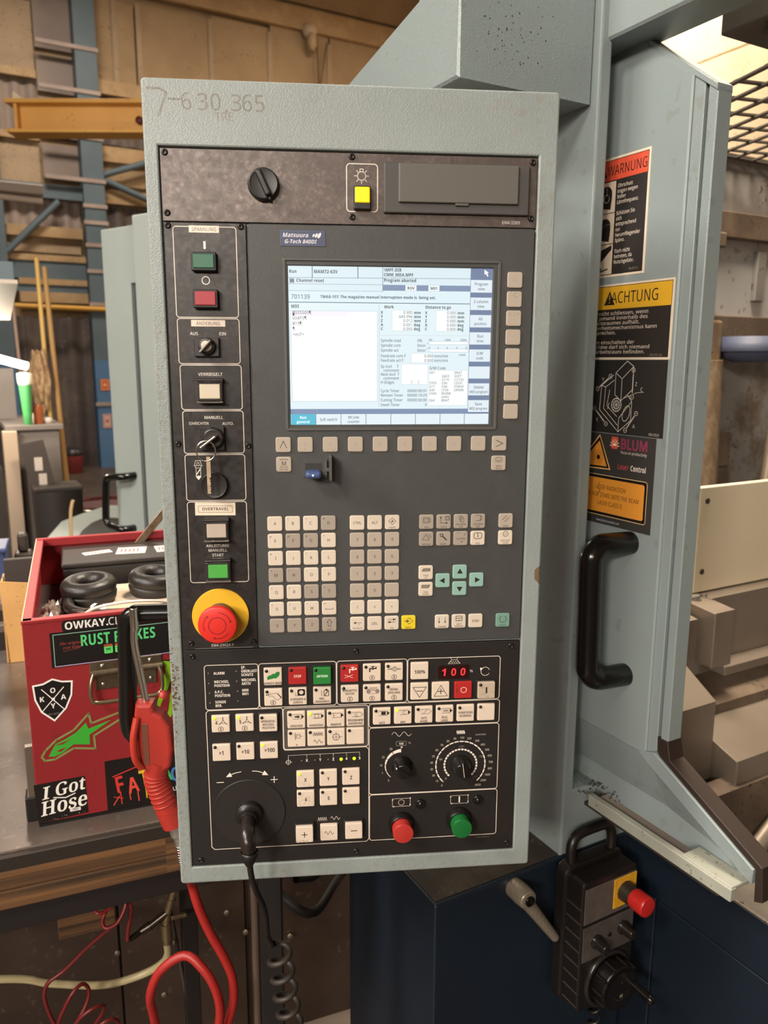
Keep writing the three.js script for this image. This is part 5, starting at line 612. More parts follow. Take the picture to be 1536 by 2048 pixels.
// ---------- hand pendant ----------
{
  const hp = thing('handwheel_pendant', 'black hand-held machine pendant with handwheel and red stop button hanging on the blue base', 'remote control', 'M', [0.62, 0.565, 0.045]);
  const BP = col('#181412', 0.38);
  const body = part(hp, 'body', [ext(rrect(0.556, 0.57, 0.676, 0.805, 0.02), 0.016, 0.04, 0.004, 2), ext(rrect(0.562, 0.578, 0.672, 0.796, 0.008), 0.036, 0.072, 0.003, 2)], BP);
  part(hp, 'carry_loop', tube([[0.578, 0.79, 0.03], [0.576, 0.825, 0.028], [0.588, 0.842, 0.026], [0.62, 0.845, 0.026], [0.648, 0.842, 0.026], [0.658, 0.825, 0.028], [0.656, 0.79, 0.03]], 0.008, 40, false, 12), BP);
  for (let k = 0; k < 8; k++) part(body, 'grip_rib', cyl([0.5625, 0.752 - k * 0.0235, 0.04], [0.5625, 0.752 - k * 0.0235, 0.07], 0.0016, 0.0016, 6), col('#3a332e', 0.3));
  part(hp, 'face_plate', box(0.566, 0.668, 0.728, 0.786, 0.0715, 0.0732, 0.0006), tex(mottle('#5b524c', '#6a605a', NS, 1), 9, { roughness: 0.4, metalness: 0.3 })); part(hp, 'face_plate', box(0.566, 0.668, 0.664, 0.722, 0.0715, 0.0732, 0.0006), tex(mottle('#4d4540', '#5d544e', NS, 1), 9, { roughness: 0.4, metalness: 0.3 }));
  part(hp, 'stop_plate', box(0.622, 0.668, 0.736, 0.785, 0.073, 0.0748, 0.0008), tex(mottle('#c88f1c', '#d39c28', NS, 1.4, '#6d4d14'), 20, { roughness: 0.5 }), 'scuffed yellow square plate'); part(hp, 'stop_collar', cyl([0.645, 0.76, 0.074], [0.645, 0.76, 0.092], 0.0165, 0.0145, 12), col('#29221a', 0.4));
  part(hp, 'stop_button', lathe([[0.0125, 0.014], [0.0155, 0.02], [0.0158, 0.04], [0.0145, 0.044], [0.0135, 0.0432], [0.0118, 0.0442], [0, 0.0445]], [0.645, 0.76, 0.076], [0, 0, 1], 32), col('#b3231f', 0.35), 'red emergency stop button');
  for (const [x, y] of [[0.592, 0.693], [0.646, 0.697]]) part(hp, 'selector_knob', lathe([[0.011, 0], [0.011, 0.004], [0.0085, 0.006], [0.008, 0.022], [0.007, 0.024], [0, 0.024]], [x, y, 0.073], [0, 0, 1], 8), col('#1c1715', 0.22)); part(hp, 'button_hole', cyl([0.619, 0.694, 0.073], [0.619, 0.694, 0.075], 0.0035, 0.003, 12), BLACKGLOSS);
  part(hp, 'wheel_rim', lathe([[0.046, 0], [0.0465, 0.004], [0.043, 0.006], [0.04, 0.004]], [0.62, 0.618, 0.072], [0, 0, 1], 40), col('#241e1b', 0.25)); const wh = part(hp, 'handwheel', lathe([[0.036, 0], [0.036, 0.022], [0.034, 0.026], [0, 0.027]], [0.622, 0.618, 0.074], [0, 0, 1], 16), col('#0f0c0b', 0.35));
  for (let k = 0; k < 10; k++) { const a = k * 0.628; part(wh, 'grip_notch', cyl([0.622 + 0.0362 * Math.cos(a), 0.618 + 0.0362 * Math.sin(a), 0.077], [0.622 + 0.0362 * Math.cos(a), 0.618 + 0.0362 * Math.sin(a), 0.098], 0.003, 0.003, 8), col('#171310', 0.25)); }
  { const P = print(0, 0, 40, 40, 10, '#110d0c'); P.b('M', 20, 9, 8, '#8b8f72'); P.t('+', 20, 32, 6, '#6d6a60'); P.arc(20, 20, 17, 200, 340, { stroke: '#575147', lw: 0.4 }); part(wh, 'wheel_print', planar(new THREE.CircleGeometry(0.03, 32), -0.02, -0.02, 0.04, 0.04).translate(0.622, 0.618, 0.1013), std({ map: P.tex(), roughness: 0.4 })); }
  part(hp, 'crank_grip', [cyl([0.648, 0.615, 0.1], [0.648, 0.615, 0.133], 0.0065, 0.0075, 16), new THREE.SphereGeometry(0.0075, 14, 10).translate(0.648, 0.615, 0.133)], col('#100d0c', 0.2));
  const pts = []; for (let i = 0; i <= 120; i++) { const t = i / 120; pts.push([0.622 + 0.0075 * Math.cos(t * 60), 0.572 - 0.2 * t, 0.05 + 0.0075 * Math.sin(t * 60)]); } part(hp, 'cord', new THREE.TubeGeometry(curve(pts), 360, 0.0028, 8), BP); part(hp, 'cord_gland', lathe([[0.011, 0], [0.011, -0.01], [0.007, -0.014]], [0.622, 0.574, 0.05], [0, 1, 0], 16), BP);
}

// ---------- workbench, toolbox and what lies in it ----------
const WOODT = dataTex(512, (i) => { const y = (i / 512) | 0, x = i % 512, d = 0.12 + 0.75 * NS[((y * 2) % 512) * 512 + (x >> 3)] + 0.55 * (N2[y * 512 + (x >> 2)] - 0.3) + 0.35 * (N3[y * 512 + ((x >> 3) + y * 7) % 512] - 0.5); return [150 * d, 104 * d, 62 * d].map((v) => Math.max(10, Math.min(255, v))); }, true);
const WOOD = std({ map: rep(WOODT, 2.2, 9), roughness: 0.62, bumpMap: rep(WOODT, 2.2, 9), bumpScale: 0.0015 });
{
  const wb = thing('workbench', 'steel-topped workbench with a thick worn timber edge', 'workbench', 'B', [-0.2, 0, -0.6]);
  part(wb, 'top_plate', box(-1.6, 0.2, 0.9, 0.92, -0.985, -0.19, 0.002), std({ map: rep(mottle('#5f544d', '#6d625a', NS, 1.2, '#74695f'), 1.6), roughness: 0.38, metalness: 0.45, roughnessMap: rep(T_ROUGH, 2) }));
  part(wb, 'top_edge', box(-1.6, 0.2, 0.897, 0.917, -0.192, -0.181, 0.002), col('#37302b', 0.5, 0.4));
  part(wb, 'plank', box(-1.6, 0.2, 0.868, 0.8965, -0.3, -0.184, 0.003), WOOD, 'worn timber edge plank'); part(wb, 'plank', box(-1.6, 0.2, 0.838, 0.866, -0.3, -0.187, 0.003), WOOD, 'worn timber edge plank');
  part(wb, 'underside', box(-1.6, 0.2, 0.838, 0.899, -0.985, -0.302), WOOD); part(wb, 'frame_beam', box(-1.6, 0.2, 0.797, 0.836, -0.29, -0.2, 0.002), col('#1a1413', 0.55)); part(wb, 'frame_beam', box(-1.6, -0.16, 0.69, 0.74, -0.44, -0.36, 0.002), col('#1d1715', 0.6));
  part(wb, 'support_block', box(-0.153, -0.07, 0.676, 0.722, -0.38, -0.32, 0.002), WOOD, 'rough timber block'); part(wb, 'leg', box(0.03, 0.055, 0, 0.8, -0.36, -0.33, 0.002), col('#1b1513', 0.5)); part(wb, 'leg', box(-1.5, -1.44, 0, 0.8, -0.36, -0.3, 0.002), col('#1b1513', 0.5)); part(wb, 'leg', box(0.14, 0.19, 0, 0.84, -0.97, -0.92, 0.002), col('#1b1513', 0.5)); part(wb, 'leg', box(-1.5, -1.44, 0, 0.84, -0.97, -0.92, 0.002), col('#1b1513', 0.5));
  part(wb, 'strut', cyl([0.0, 0.797, -0.345], [0.085, 0.01, -0.345], 0.003, 0.003, 8), col('#5a5048', 0.4, 0.6));
  // brown steel casing behind the bench
  const cs = thing('steel_casing', 'low brown painted steel casing with seams and bolts behind the workbench', 'casing', 'B', [0, 0, -0.8]);
  part(cs, 'panel', box(-1.3, -0.064, 0, 0.7, -0.9, -0.7, 0.003), BROWNSTEEL); part(cs, 'panel', box(-0.06, 0.2, 0, 0.7, -0.9, -0.701, 0.003), BROWNSTEEL); part(cs, 'panel', box(0.204, 0.5, 0, 0.7, -0.9, -0.72, 0.003), BROWNSTEEL);
  part(cs, 'seam', box(-0.066, -0.058, 0, 0.7, -0.712, -0.708), col('#1d1512', 0.8)); part(cs, 'seam', box(0.198, 0.206, 0, 0.7, -0.74, -0.73), col('#1d1512', 0.8));
  for (const [x, y] of [[-0.068, 0.33], [0.02, 0.2], [-0.22, 0.46], [-0.3, 0.3], [0.2, 0.3], [0.16, 0.36], [0.3, 0.26], [-0.1, 0.4], [0.05, 0.32]]) part(cs, 'bolt', lathe([[0.006, 0], [0.0055, 0.003], [0, 0.004]], [x, y, -0.7], [0, 0, 1], 8), col('#7d6d60', 0.4, 0.5));
}
const RED = std({ map: rep(mottle('#861f23', '#8e2327', N1, 0.8, '#7d1d21'), 2), roughness: 0.45 });
{
  const tb = thing('toolbox', 'red steel toolbox covered in stickers with an open tray top', 'toolbox', 'B', [0, 0.92, -0.49]);
  const x0 = -0.16, x1 = 0.19, z0 = -0.745, z1 = -0.233, y0 = 0.922, y1 = 1.211, ti = 0.003;
  const fr = part(tb, 'front', box(x0, x1, y0, y1, z1 - ti, z1, 0.001), RED); part(tb, 'side', box(x0, x0 + ti, y0, y1, z0, z1 - ti), RED); part(tb, 'side', box(x1 - ti, x1, y0, y1, z0, z1 - ti), RED); part(tb, 'back', box(x0 + ti, x1 - ti, y0, y1, z0, z0 + ti), RED); part(tb, 'tray_floor', box(x0 + ti, x1 - ti, 1.12, 1.124, z0 + ti, z1 - ti), col('#2c2120', 0.6)); part(tb, 'bottom', box(x0, x1, y0 - 0.0015, y0 + 0.004, z0, z1), BLACK);
  part(tb, 'rim', [box(x0 - 0.001, x0 + 0.013, y1 - 0.004, y1 + 0.002, z0, z1, 0.0015), box(x0, x1, y1 - 0.003, y1 + 0.002, z1 - 0.012, z1 + 0.001, 0.0012), box(x0, x1, y1 - 0.012, y1 + 0.004, z0, z0 + 0.01, 0.002), box(x1 - 0.012, x1, y1 - 0.004, y1 + 0.002, z0, z1, 0.0015)], RED); part(tb, 'rim_wire', cyl([x0 + 0.0005, y1 + 0.0022, z0], [x0 + 0.0005, y1 + 0.0022, z1], 0.0011, 0.0011, 8), col('#d8b49c', 0.3, 0.3));
  part(tb, 'drawer_slide', box(x0 - 0.012, x0 - 0.001, 0.93, 1.03, -0.262, -0.252, 0.001), CHROME); part(tb, 'corner_foot', box(x0 - 0.016, x0 + 0.002, 0.921, 0.956, -0.28, -0.25, 0.002), BLACK);
  const hb = part(tb, 'carry_bracket', [ext(poly([[-0.082, 1.146], [0.012, 1.146], [0.012, 1.128], [0.004, 1.124], [0.004, 1.106], [-0.076, 1.106], [-0.076, 1.124], [-0.082, 1.13]]), z1, z1 + 0.0025, 0.0008), cyl([-0.082, 1.131, z1 + 0.004], [0.012, 1.131, z1 + 0.004], 0.0045, 0.0045, 12)], tex(mottle('#6d604d', '#857762', N2), 8, { metalness: 0.8, roughness: 0.3 }), 'dull metal handle bracket');
  part(hb, 'bail', tube([[-0.078, 1.131, z1 + 0.006], [-0.082, 1.118, z1 + 0.01], [-0.082, 1.1, z1 + 0.013], [-0.074, 1.093, z1 + 0.014], [-0.03, 1.093, z1 + 0.014], [0.0, 1.093, z1 + 0.014], [0.009, 1.1, z1 + 0.013], [0.01, 1.118, z1 + 0.01], [0.007, 1.131, z1 + 0.006]], 0.0028, 60, false, 10), tex(mottle('#85775f', '#a08f74', N2), 8, { metalness: 0.9, roughness: 0.28 }));
  for (const x of [-0.066, -0.004]) for (const y of [1.14, 1.114]) part(hb, 'rivet', lathe([[0.0028, 0], [0.002, 0.0014], [0, 0.0018]], [x, y, z1 + 0.0025], [0, 0, 1], 10), CHROME);
  const stick = (name, shape, P, label, h = 0.0004) => part(fr, 'sticker', uvP(ext(shape, z1, z1 + h), P), std({ map: P.tex(), roughness: 0.35 }), label);
  { const P = print(-114, 1190, 150, 20, 12, '#1b1615'); P.b('OWKAY.', -109.5, 1200, 14.5, '#ece6e2', { align: 'left', sx: 1 }); P.t('CLOTHING', -55, 1200, 14.5, '#ddd6d2', { align: 'left', sx: 0.95 }); stick('a', rrect(-0.1125, 1.1915, 0.034, 1.2085, 0.006), P, 'narrow black strip sticker with white capital letters'); }
  { const P = print(-128, 1142, 162, 51, 12, '#171312'); P.path([[-124, 1190], [30, 1190], [30, 1146], [-124, 1146]], { stroke: '#8fb8a4', lw: 0.9, close: true }); P.line(-124, 1146, 30, 1146, '#c8b4e0', 0.9); P.b('RUST FLAKES', -43, 1178, 21.5, '#57c878', { sx: 0.74 }); P.t('The original', -103, 1177, 5, '#a3453e', { style: 'italic', font: 'serif' }); P.t('rust flake', -102, 1171, 5, '#a3453e', { style: 'italic', font: 'serif' }); P.line(-113, 1166, -92, 1168.5, '#a3453e', 0.4);
    for (const x of [-62, -48]) { P.rr(x, 1156, x + 11, 1169, 1.6, { fill: '#5fd36a' }); P.rr(x, 1165.4, x + 11, 1169, 1.2, { fill: '#9c4a2c' }); P.arc(x + 5.5, 1158.6, 2.6, 0, 180, { stroke: '#1d5a2a', lw: 0.9 }); P.rr(x + 2, 1161.6, x + 9, 1163.6, 0.3, { fill: '#2c7a3a' }); } P.t('Original', -30, 1150.6, 5.6, '#b4a8e0', { style: 'italic' });
    stick('b', rrect(-0.128, 1.1445, 0.034, 1.193, 0.0005), P, 'wide black sticker with green lettering and two small jars'); }
  { const P = print(-156, 1068, 54, 64, 16, '#171312'), S2 = [[-154, 1124], [-141, 1125], [-129, 1130.5], [-117, 1125.4], [-104, 1124], [-106, 1104], [-114, 1086], [-130, 1069.5], [-146, 1085], [-152.5, 1103]]; P.path(S2, { stroke: '#ece6e2', lw: 4.4, close: true }); P.line(-143, 1117, -116, 1084, '#ece6e2', 1.2); P.line(-116, 1116.6, -144, 1086, '#ece6e2', 1.2); P.arc(-129.6, 1101.5, 2, 0, 360, { fill: '#ece6e2' });
    for (const [s, x, y] of [['O', -129.4, 1113.4], ['K', -143.6, 1102.6], ['A', -117, 1102.2], ['Y', -130.4, 1091.6]]) P.b(s, x, y, 10, '#ece6e2'); P.t('EST 2015', -130.4, 1080.4, 3.4, '#8d8580'); stick('c', poly(S2.map(([x, y]) => [x / 1000, y / 1000])), P, 'black and white shield sticker with crossed lines and four letters'); }
  { const q = (k) => k.map(([x, y]) => [x / 1000, y / 1000]), GL = std({ color: '#3fae36', roughness: 0.4, metalness: 0.2, bumpMap: rep(T_HAMMER, 30), bumpScale: 0.0002 }), GO = col('#8f9a5c', 0.35, 0.3);
    const head = [[-140.8, 1020.7], [-136.3, 1028.4], [-131.7, 1036.9], [-117.9, 1042.2], [-105.3, 1048.5], [-91.5, 1061], [-88.7, 1051.8], [-59.8, 1059.4], [-87.9, 1043], [-88.1, 1028.8], [-109, 1032.7], [-123.3, 1022.8], [-134.2, 1019.4]], outl = [[-20, 1078], [-43.1, 1070], [-84.8, 1059], [-87.3, 1073.5], [-107.7, 1052.9], [-129.9, 1042.8], [-144.2, 1029.9], [-149.4, 1021.6], [-145.9, 1015.4], [-133.2, 1015.3], [-108.7, 1027.1], [-81.7, 1021.4], [-82.5, 1040.4], [-43.6, 1060.5], [-20, 1074]];
    const rib = outl.map(([x, y], i) => { const [a, b] = outl[(i + 1) % outl.length], L = Math.hypot(a - x, b - y) / 1000; return new THREE.BoxGeometry(L + 0.0022, 0.0026, 0.0004).rotateZ(Math.atan2(b - y, a - x)).translate((x + a) / 2000, (y + b) / 2000, z1 + 0.0002); });
    part(fr, 'sticker', rib, GO, 'gold-green outline of a star-shaped emblem sticker'); part(fr, 'sticker', ext(poly(q(head)), z1, z1 + 0.0004), GL, 'sparkling green star-shaped emblem sticker');
    part(fr, 'sticker_mark', [ext(poly(q([[-133.1, 1035.4], [-122.4, 1035.4], [-112.6, 1040.8], [-120, 1038.6]])), z1 + 0.0004, z1 + 0.0007), ext(poly(q([[-131, 1027], [-125.8, 1025], [-118.4, 1030.3], [-125, 1029]])), z1 + 0.0004, z1 + 0.0007)], RED); }
  { const q = (k) => k.map(([x, y]) => [x / 1000, y / 1000]), claws = [[[6, 1132.8], [15, 1134.7], [26, 1132.5], [24, 1115.4], [22.5, 1104.6], [16.4, 1089], [8.6, 1073.9], [1.1, 1053.1], [1.3, 1066.2], [3.3, 1077.9], [8.9, 1090.1], [11.2, 1108.2], [16.1, 1117.3], [15.7, 1128.1]], [[32, 1108], [26, 1092], [24, 1074.8], [22.2, 1053.9], [12.5, 1040], [14, 1051.9], [17.5, 1061.3], [21, 1085]]], dr = [];
    for (const c of claws) { const m = c.reduce((a, p) => [a[0] + p[0] / c.length, a[1] + p[1] / c.length], [0, 0]); part(fr, 'sticker', ext(poly(q(c.map(([x, y]) => [m[0] + (x - m[0]) * 1.28, m[1] + (y - m[1]) * 1.05]))), z1, z1 + 0.0004), BLACK); part(fr, 'sticker', ext(poly(q(c)), z1 + 0.0004, z1 + 0.0007), col('#86b41f', 0.35), 'lime green claw mark sticker'); } }
  { const P = print(-163, 925, 66, 60, 14, '#181413'); const hand = (s, x, y, z, o) => { P.t(s, x, y, z, '#ece6de', { style: 'italic bold', font: 'serif', rot: -0.1, ...o }); }; hand('I', -150, 968, 25); hand('Got', -119, 972, 26, { sx: 0.86 }); hand('Hose', -128, 948, 29, { sx: 0.84 }); P.rr(-120, 934.5, -106, 939.5, 1, { fill: '#ded6ce' }); P.t('755', -113, 937, 4.4, '#2a2360', { style: 'bold' }); P.path([[-139, 960], [-124, 957], [-112, 961]], { stroke: '#ece6de', lw: 1.6 }); P.specks(12, ['#ece6de'], -160, -100, 927, 932, 0.2, 0.9, 0.8);
    stick('f', poly([[-0.1625, 0.983], [-0.098, 0.984], [-0.0965, 0.929], [-0.16, 0.926]]), P, 'square black sticker with white lettering I Got Hose'); }
  { const P = print(-73, 924, 108, 78, 12, '#171312'); const dr2 = (s, x, y, z, c, o) => { P.b(s, x, y, z, c, { rot: -0.12, sx: 0.7, ...o }); P.t(s, x + 0.8, y - 1, z, c, { rot: -0.12, sx: 0.7 }); }; dr2('F', -54, 962, 34, '#c9352f'); dr2('A', -36, 958, 32, '#d84a3a'); dr2('T', -20, 964, 36, '#d9b52c'); dr2('L', -4, 960, 30, '#9cc02c'); dr2('A', 10, 966, 32, '#3fae55'); dr2('C', 22, 962, 30, '#3f74b4'); P.line(-62, 975, -30, 984, '#c9352f', 1.6);
    for (const [x, y, l, c] of [[-53, 950, 18, '#c9352f'], [-30, 946, 14, '#d84a3a'], [-41, 946, 10, '#d84a3a'], [-19, 950, 16, '#d9b52c'], [12, 952, 14, '#3fae55']]) P.line(x, y, x + 1, y - l, c, 1.5); P.line(-62, 944, -50, 940, '#c9352f', 1.2); P.line(-63, 932, -55, 944, '#d84a3a', 1.4); P.t('SKULL', 20, 940, 9, '#e4dcd4', { rot: -0.1 });
    stick('g', rrect(-0.0715, 0.9255, 0.034, 1.0, 0.0005), P, 'black sticker with dripping rainbow lettering beginning FAT'); }
}
{
  // things in the tray
  const P0 = 1.124;
  const hpn = thing('headphones', 'black over-ear headphones lying in the toolbox tray', 'headphones', 'B', [-0.02, 1.15, -0.48]);
  const LEA = std({ color: '#1e1a18', roughness: 0.42, bumpMap: rep(T_COARSE, 6), bumpScale: 0.0006 });
  const cup = (x, z, tx) => { const Rm = (g) => g.rotateX(0.12).rotateZ(tx).translate(x, 1.188, z); part(hpn, 'ear_cushion', Rm(new THREE.TorusGeometry(0.029, 0.0145, 18, 44).rotateX(Math.PI / 2).scale(1, 0.95, 0.92)), LEA, 'padded ear cushion'); part(hpn, 'ear_cup', Rm(lathe([[0.001, -0.006], [0.02, -0.004], [0.04, -0.006], [0.043, -0.012], [0.041, -0.022], [0.034, -0.03], [0, -0.032]], [0, 0, 0], [0, 1, 0], 40).scale(1, 1, 0.92)), col('#24201e', 0.5)); };
  cup(-0.075, -0.47, 0.04); cup(0.03, -0.48, -0.05);
  part(hpn, 'headband', tube([[-0.106, 1.172, -0.44], [-0.104, 1.174, -0.4], [-0.088, 1.174, -0.37], [-0.05, 1.174, -0.35], [0.02, 1.174, -0.345], [0.06, 1.174, -0.38], [0.075, 1.172, -0.43]], 0.0085, 50, false, 12), LEA); part(hpn, 'yoke', [tube([[0.06, 1.165, -0.5], [0.078, 1.16, -0.48], [0.082, 1.152, -0.44]], 0.006, 20), tube([[-0.112, 1.165, -0.5], [-0.12, 1.158, -0.47], [-0.108, 1.15, -0.43]], 0.005, 20)], col('#24201e', 0.5));
  const bc = thing('instrument_case', 'long black case with white labels across the back of the tray', 'case', 'B', [0.03, P0, -0.63]);
  part(bc, 'body', box(-0.115, 0.17, 1.14, 1.187, -0.735, -0.6, 0.006), col('#2a2523', 0.5)); part(bc, 'lid', box(-0.117, 0.172, 1.186, 1.196, -0.737, -0.598, 0.004), col('#2f2a28', 0.42)); part(bc, 'feet', box(-0.11, 0.165, P0, 1.142, -0.73, -0.61), col('#221e1c', 0.6));
  for (const [x, z, w, h, a] of [[-0.055, -0.665, 0.05, 0.022, 0.25], [0.005, -0.66, 0.052, 0.05, -0.15], [0.07, -0.655, 0.045, 0.05, 0.02]]) { const P = print(0, 0, 50, 40, 6, '#ded3c8'); for (let k = 0; k < 5; k++) P.line(8 + k * 7, 12, 8 + k * 7, 30, '#8a4a4a', 2.6); P.line(6, 8, 44, 8, '#b06a60', 1); part(bc, 'label', planar(box(-w / 2, w / 2, 0, 0.0006, -h / 2, h / 2), -w / 2, h / 2, w, -h, 0, 2).rotateY(a).translate(x, 1.1962, z), std({ map: P.tex(), roughness: 0.6 })); }
  const ps = thing('paper_stack', 'stack of worn papers and notebooks lying under the headphones', 'papers', 'B', [-0.01, P0, -0.45]);
  const PAPER = tex(mottle('#cbb9a4', '#d6c6b2', NS, 1), 4, { roughness: 0.8 }), PAPER2 = tex(mottle('#b79d7e', '#c9b393', N2, 1.4), 6, { roughness: 0.8 });
  seed = 5; for (let k = 0; k < 12; k++) { const a = rr(-0.05, 0.05), w = rr(0.22, 0.25), h = rr(0.26, 0.3); part(ps, 'sheet', box(-w / 2, w / 2, 0, 0.0028, -h / 2, h / 2).rotateY(a).translate(0.035 + rr(-0.012, 0.012), P0 + k * 0.003, -0.42 + rr(-0.012, 0.012)), k % 3 === 1 ? PAPER2 : PAPER); }
  part(ps, 'cover', box(-0.085, 0.12, P0 + 0.0362, P0 + 0.0372, -0.56, -0.36), PAPER);
  const sg = thing('safety_glasses', 'clear safety glasses leaning at the front of the toolbox tray', 'glasses', 'B', [-0.03, 1.16, -0.28]);
  const lens = phys({ color: '#fff4ee', roughness: 0.06, transmission: 1, thickness: 0, ior: 1.5 });
  part(sg, 'lens', new THREE.SphereGeometry(0.075, 40, 16, 0.55, 2.05, 1.2, 0.52).scale(1, 0.85, 0.6).rotateX(-0.35).translate(-0.02, 1.165, -0.315), lens); part(sg, 'brow_bar', tube([[-0.092, 1.178, -0.29], [-0.07, 1.196, -0.275], [-0.03, 1.203, -0.266], [0.01, 1.2, -0.268], [0.035, 1.19, -0.28]], 0.0022, 40, false, 8), col('#d8c8bc', 0.15)); part(sg, 'temple', [tube([[-0.092, 1.178, -0.29], [-0.088, 1.165, -0.31], [-0.07, 1.15, -0.38]], 0.002, 20, false, 8), tube([[0.035, 1.19, -0.28], [0.045, 1.17, -0.3], [0.06, 1.15, -0.38]], 0.002, 20, false, 8)], col('#b99', 0.2)); sg.position.y += 0.012; part(sg, 'side_shield', box(-0.1, -0.07, 1.155, 1.19, -0.3, -0.297, 0.001).rotateY(0), lens);
  const bg = thing('plastic_bag', 'crumpled clear plastic bag of small parts in the corner of the tray', 'bag', 'B', [-0.13, P0, -0.42]);
  { const g0 = new THREE.IcosahedronGeometry(0.028, 4), p = g0.attributes.position; for (let i = 0; i < p.count; i++) { const x = p.getX(i), y = p.getY(i), z = p.getZ(i), f = 1 + 0.22 * Math.sin(x * 310 + y * 90) * Math.cos(z * 270 + y * 160); p.setXYZ(i, x * f * 0.75, y * f * 0.85 + 0.02, z * f * 2.4); } g0.computeVertexNormals(); part(bg, 'film', g0.translate(-0.128, P0 + 0.002, -0.44), tex(mottle('#5a4a44', '#8d7d74', NS, 2), 9, { roughness: 0.25 })); }
  const hk = thing('hook_scraper', 'bent metal scraper sticking up out of the toolbox tray', 'tool', 'B', [0.04, P0, -0.7]);
  part(hk, 'blade', [box(-0.007, 0.007, -0.075, 0.06, -0.0012, 0.0012, 0.0008).rotateZ(-0.72).translate(0.05, 1.225, -0.727)], tex(mottle('#6f5a48', '#8f7a66', NS, 1.5), 12, { metalness: 0.7, roughness: 0.35 })); part(hk, 'hook', [box(-0.005, 0.005, -0.004, 0.05, -0.0012, 0.0012, 0.0008).rotateZ(-1.05).translate(0.092, 1.264, -0.727), cyl([0.088, 1.262, -0.725], [0.088, 1.262, -0.73], 0.005, 0.005, 10)], tex(mottle('#8a5a48', '#a87060', NS, 1.5), 12, { metalness: 0.6, roughness: 0.35 }));
}
{
  // blow gun hung on the console handle, with its hose
  const g = thing('air_blow_gun', 'red air blow gun with a bent steel nozzle hanging on the console handle', 'blow gun', 'W', [-0.04, 1.0, -0.055]);
  const GR = std({ color: '#a02a20', roughness: 0.45 }), Zg = -0.045;
  part(g, 'nozzle_tube', tube([[-0.0455, 1.262, Zg], [-0.0455, 1.252, Zg], [-0.0468, 1.235, Zg], [-0.0462, 1.222, Zg], [-0.0428, 1.196, Zg], [-0.0385, 1.165, Zg], [-0.037, 1.15, Zg]], 0.0042, 50, false, 14), CHROME, 'bent chrome nozzle tube'); part(g, 'nozzle_tip', lathe([[0.0035, 0.004], [0.0048, 0.003], [0.0048, -0.02], [0.0042, -0.022]], [-0.0455, 1.266, Zg], [0, 1, 0], 16), CHROME);
  part(g, 'body', [ext(poly([[-0.0475, 1.158], [-0.0285, 1.158], [-0.0265, 1.148], [-0.018, 1.142], [-0.01, 1.128], [-0.0085, 1.1], [-0.012, 1.078], [-0.024, 1.07], [-0.038, 1.074], [-0.046, 1.082], [-0.0485, 1.1], [-0.05, 1.135], [-0.0495, 1.145]]), Zg - 0.011, Zg + 0.012, 0.004, 3), lathe([[0.0052, 0], [0.0052, 0.006], [0, 0.008]], [-0.019, 1.16, Zg - 0.004], [0.3, 1, 0], 14)], GR);
  part(g, 'trigger', [tube([[-0.046, 1.143, Zg + 0.012], [-0.05, 1.12, Zg + 0.017], [-0.0495, 1.095, Zg + 0.017], [-0.044, 1.08, Zg + 0.012]], 0.0042, 24, false, 10)], col('#ab3022', 0.4)); part(g, 'trigger_slot', box(-0.0415, -0.034, 1.083, 1.135, Zg + 0.0105, Zg + 0.0125, 0.002), col('#6b3a28', 0.6));
  part(g, 'hang_hook', tube([[-0.012, 1.102, Zg], [-0.006, 1.093, Zg], [0.001, 1.094, Zg], [0.003, 1.102, Zg], [0.006, 1.108, Zg]], 0.0042, 20, false, 10), GR); 
  const gp = [[-0.026, 1.082, Zg], [-0.031, 1.062, Zg], [-0.026, 1.04, Zg], [-0.016, 1.01, Zg]]; part(g, 'grip', [tube(gp, 0.0135, 30, false, 18), ...[...Array(8)].map((_, k) => { const c = curve(gp), p = c.getPoint(0.28 + k * 0.075), t = c.getTangent(0.28 + k * 0.075); return new THREE.TorusGeometry(0.0132, 0.0013, 8, 24).applyQuaternion(new THREE.Quaternion().setFromUnitVectors(V3(0, 0, 1), t)).translate(p.x, p.y, p.z); }), cyl([-0.0195, 1.021, Zg], [-0.0125, 0.999, Zg], 0.0145, 0.0138, 20)], GR);
  part(g, 'coupling', [cyl([-0.0125, 1.0, Zg], [-0.0085, 0.985, Zg], 0.0085, 0.0085, 16), cyl([-0.0085, 0.985, Zg], [-0.005, 0.966, Zg], 0.0068, 0.006, 6)], STEEL, 'steel hose coupling');
  const hz = -0.12, RH = col('#96201b', 0.45);
  const ah = thing('air_hose', 'thick red air hose hanging below the console and looping back up', 'hose', 'W', [0.02, 0.55, hz]);
  part(ah, 'hose', [tube([[-0.006, 0.968, -0.046], [-0.001, 0.945, -0.05], [0.001, 0.915, -0.07], [-0.006, 0.885, -0.1], [-0.008, 0.862, hz], [-0.001, 0.829, hz], [0.013, 0.788, hz], [0.03, 0.749, hz], [0.04, 0.717, hz], [0.0405, 0.681, hz], [0.031, 0.643, hz], [0.016, 0.6, hz], [-0.01, 0.56, hz - 0.02], [-0.045, 0.57, hz - 0.03], [-0.066, 0.62, hz - 0.02], [-0.0705, 0.662, hz - 0.01], [-0.07, 0.7, hz], [-0.055, 0.735, hz], [-0.022, 0.756, hz], [0.003, 0.742, hz + 0.01], [0.0185, 0.715, hz + 0.015], [0.024, 0.68, hz + 0.015], [0.018, 0.64, hz + 0.012], [0.008, 0.6, hz + 0.01], [-0.006, 0.5, hz], [-0.02, 0.3, hz], [-0.04, 0.02, hz]], 0.0062, 260, false, 12)], RH);
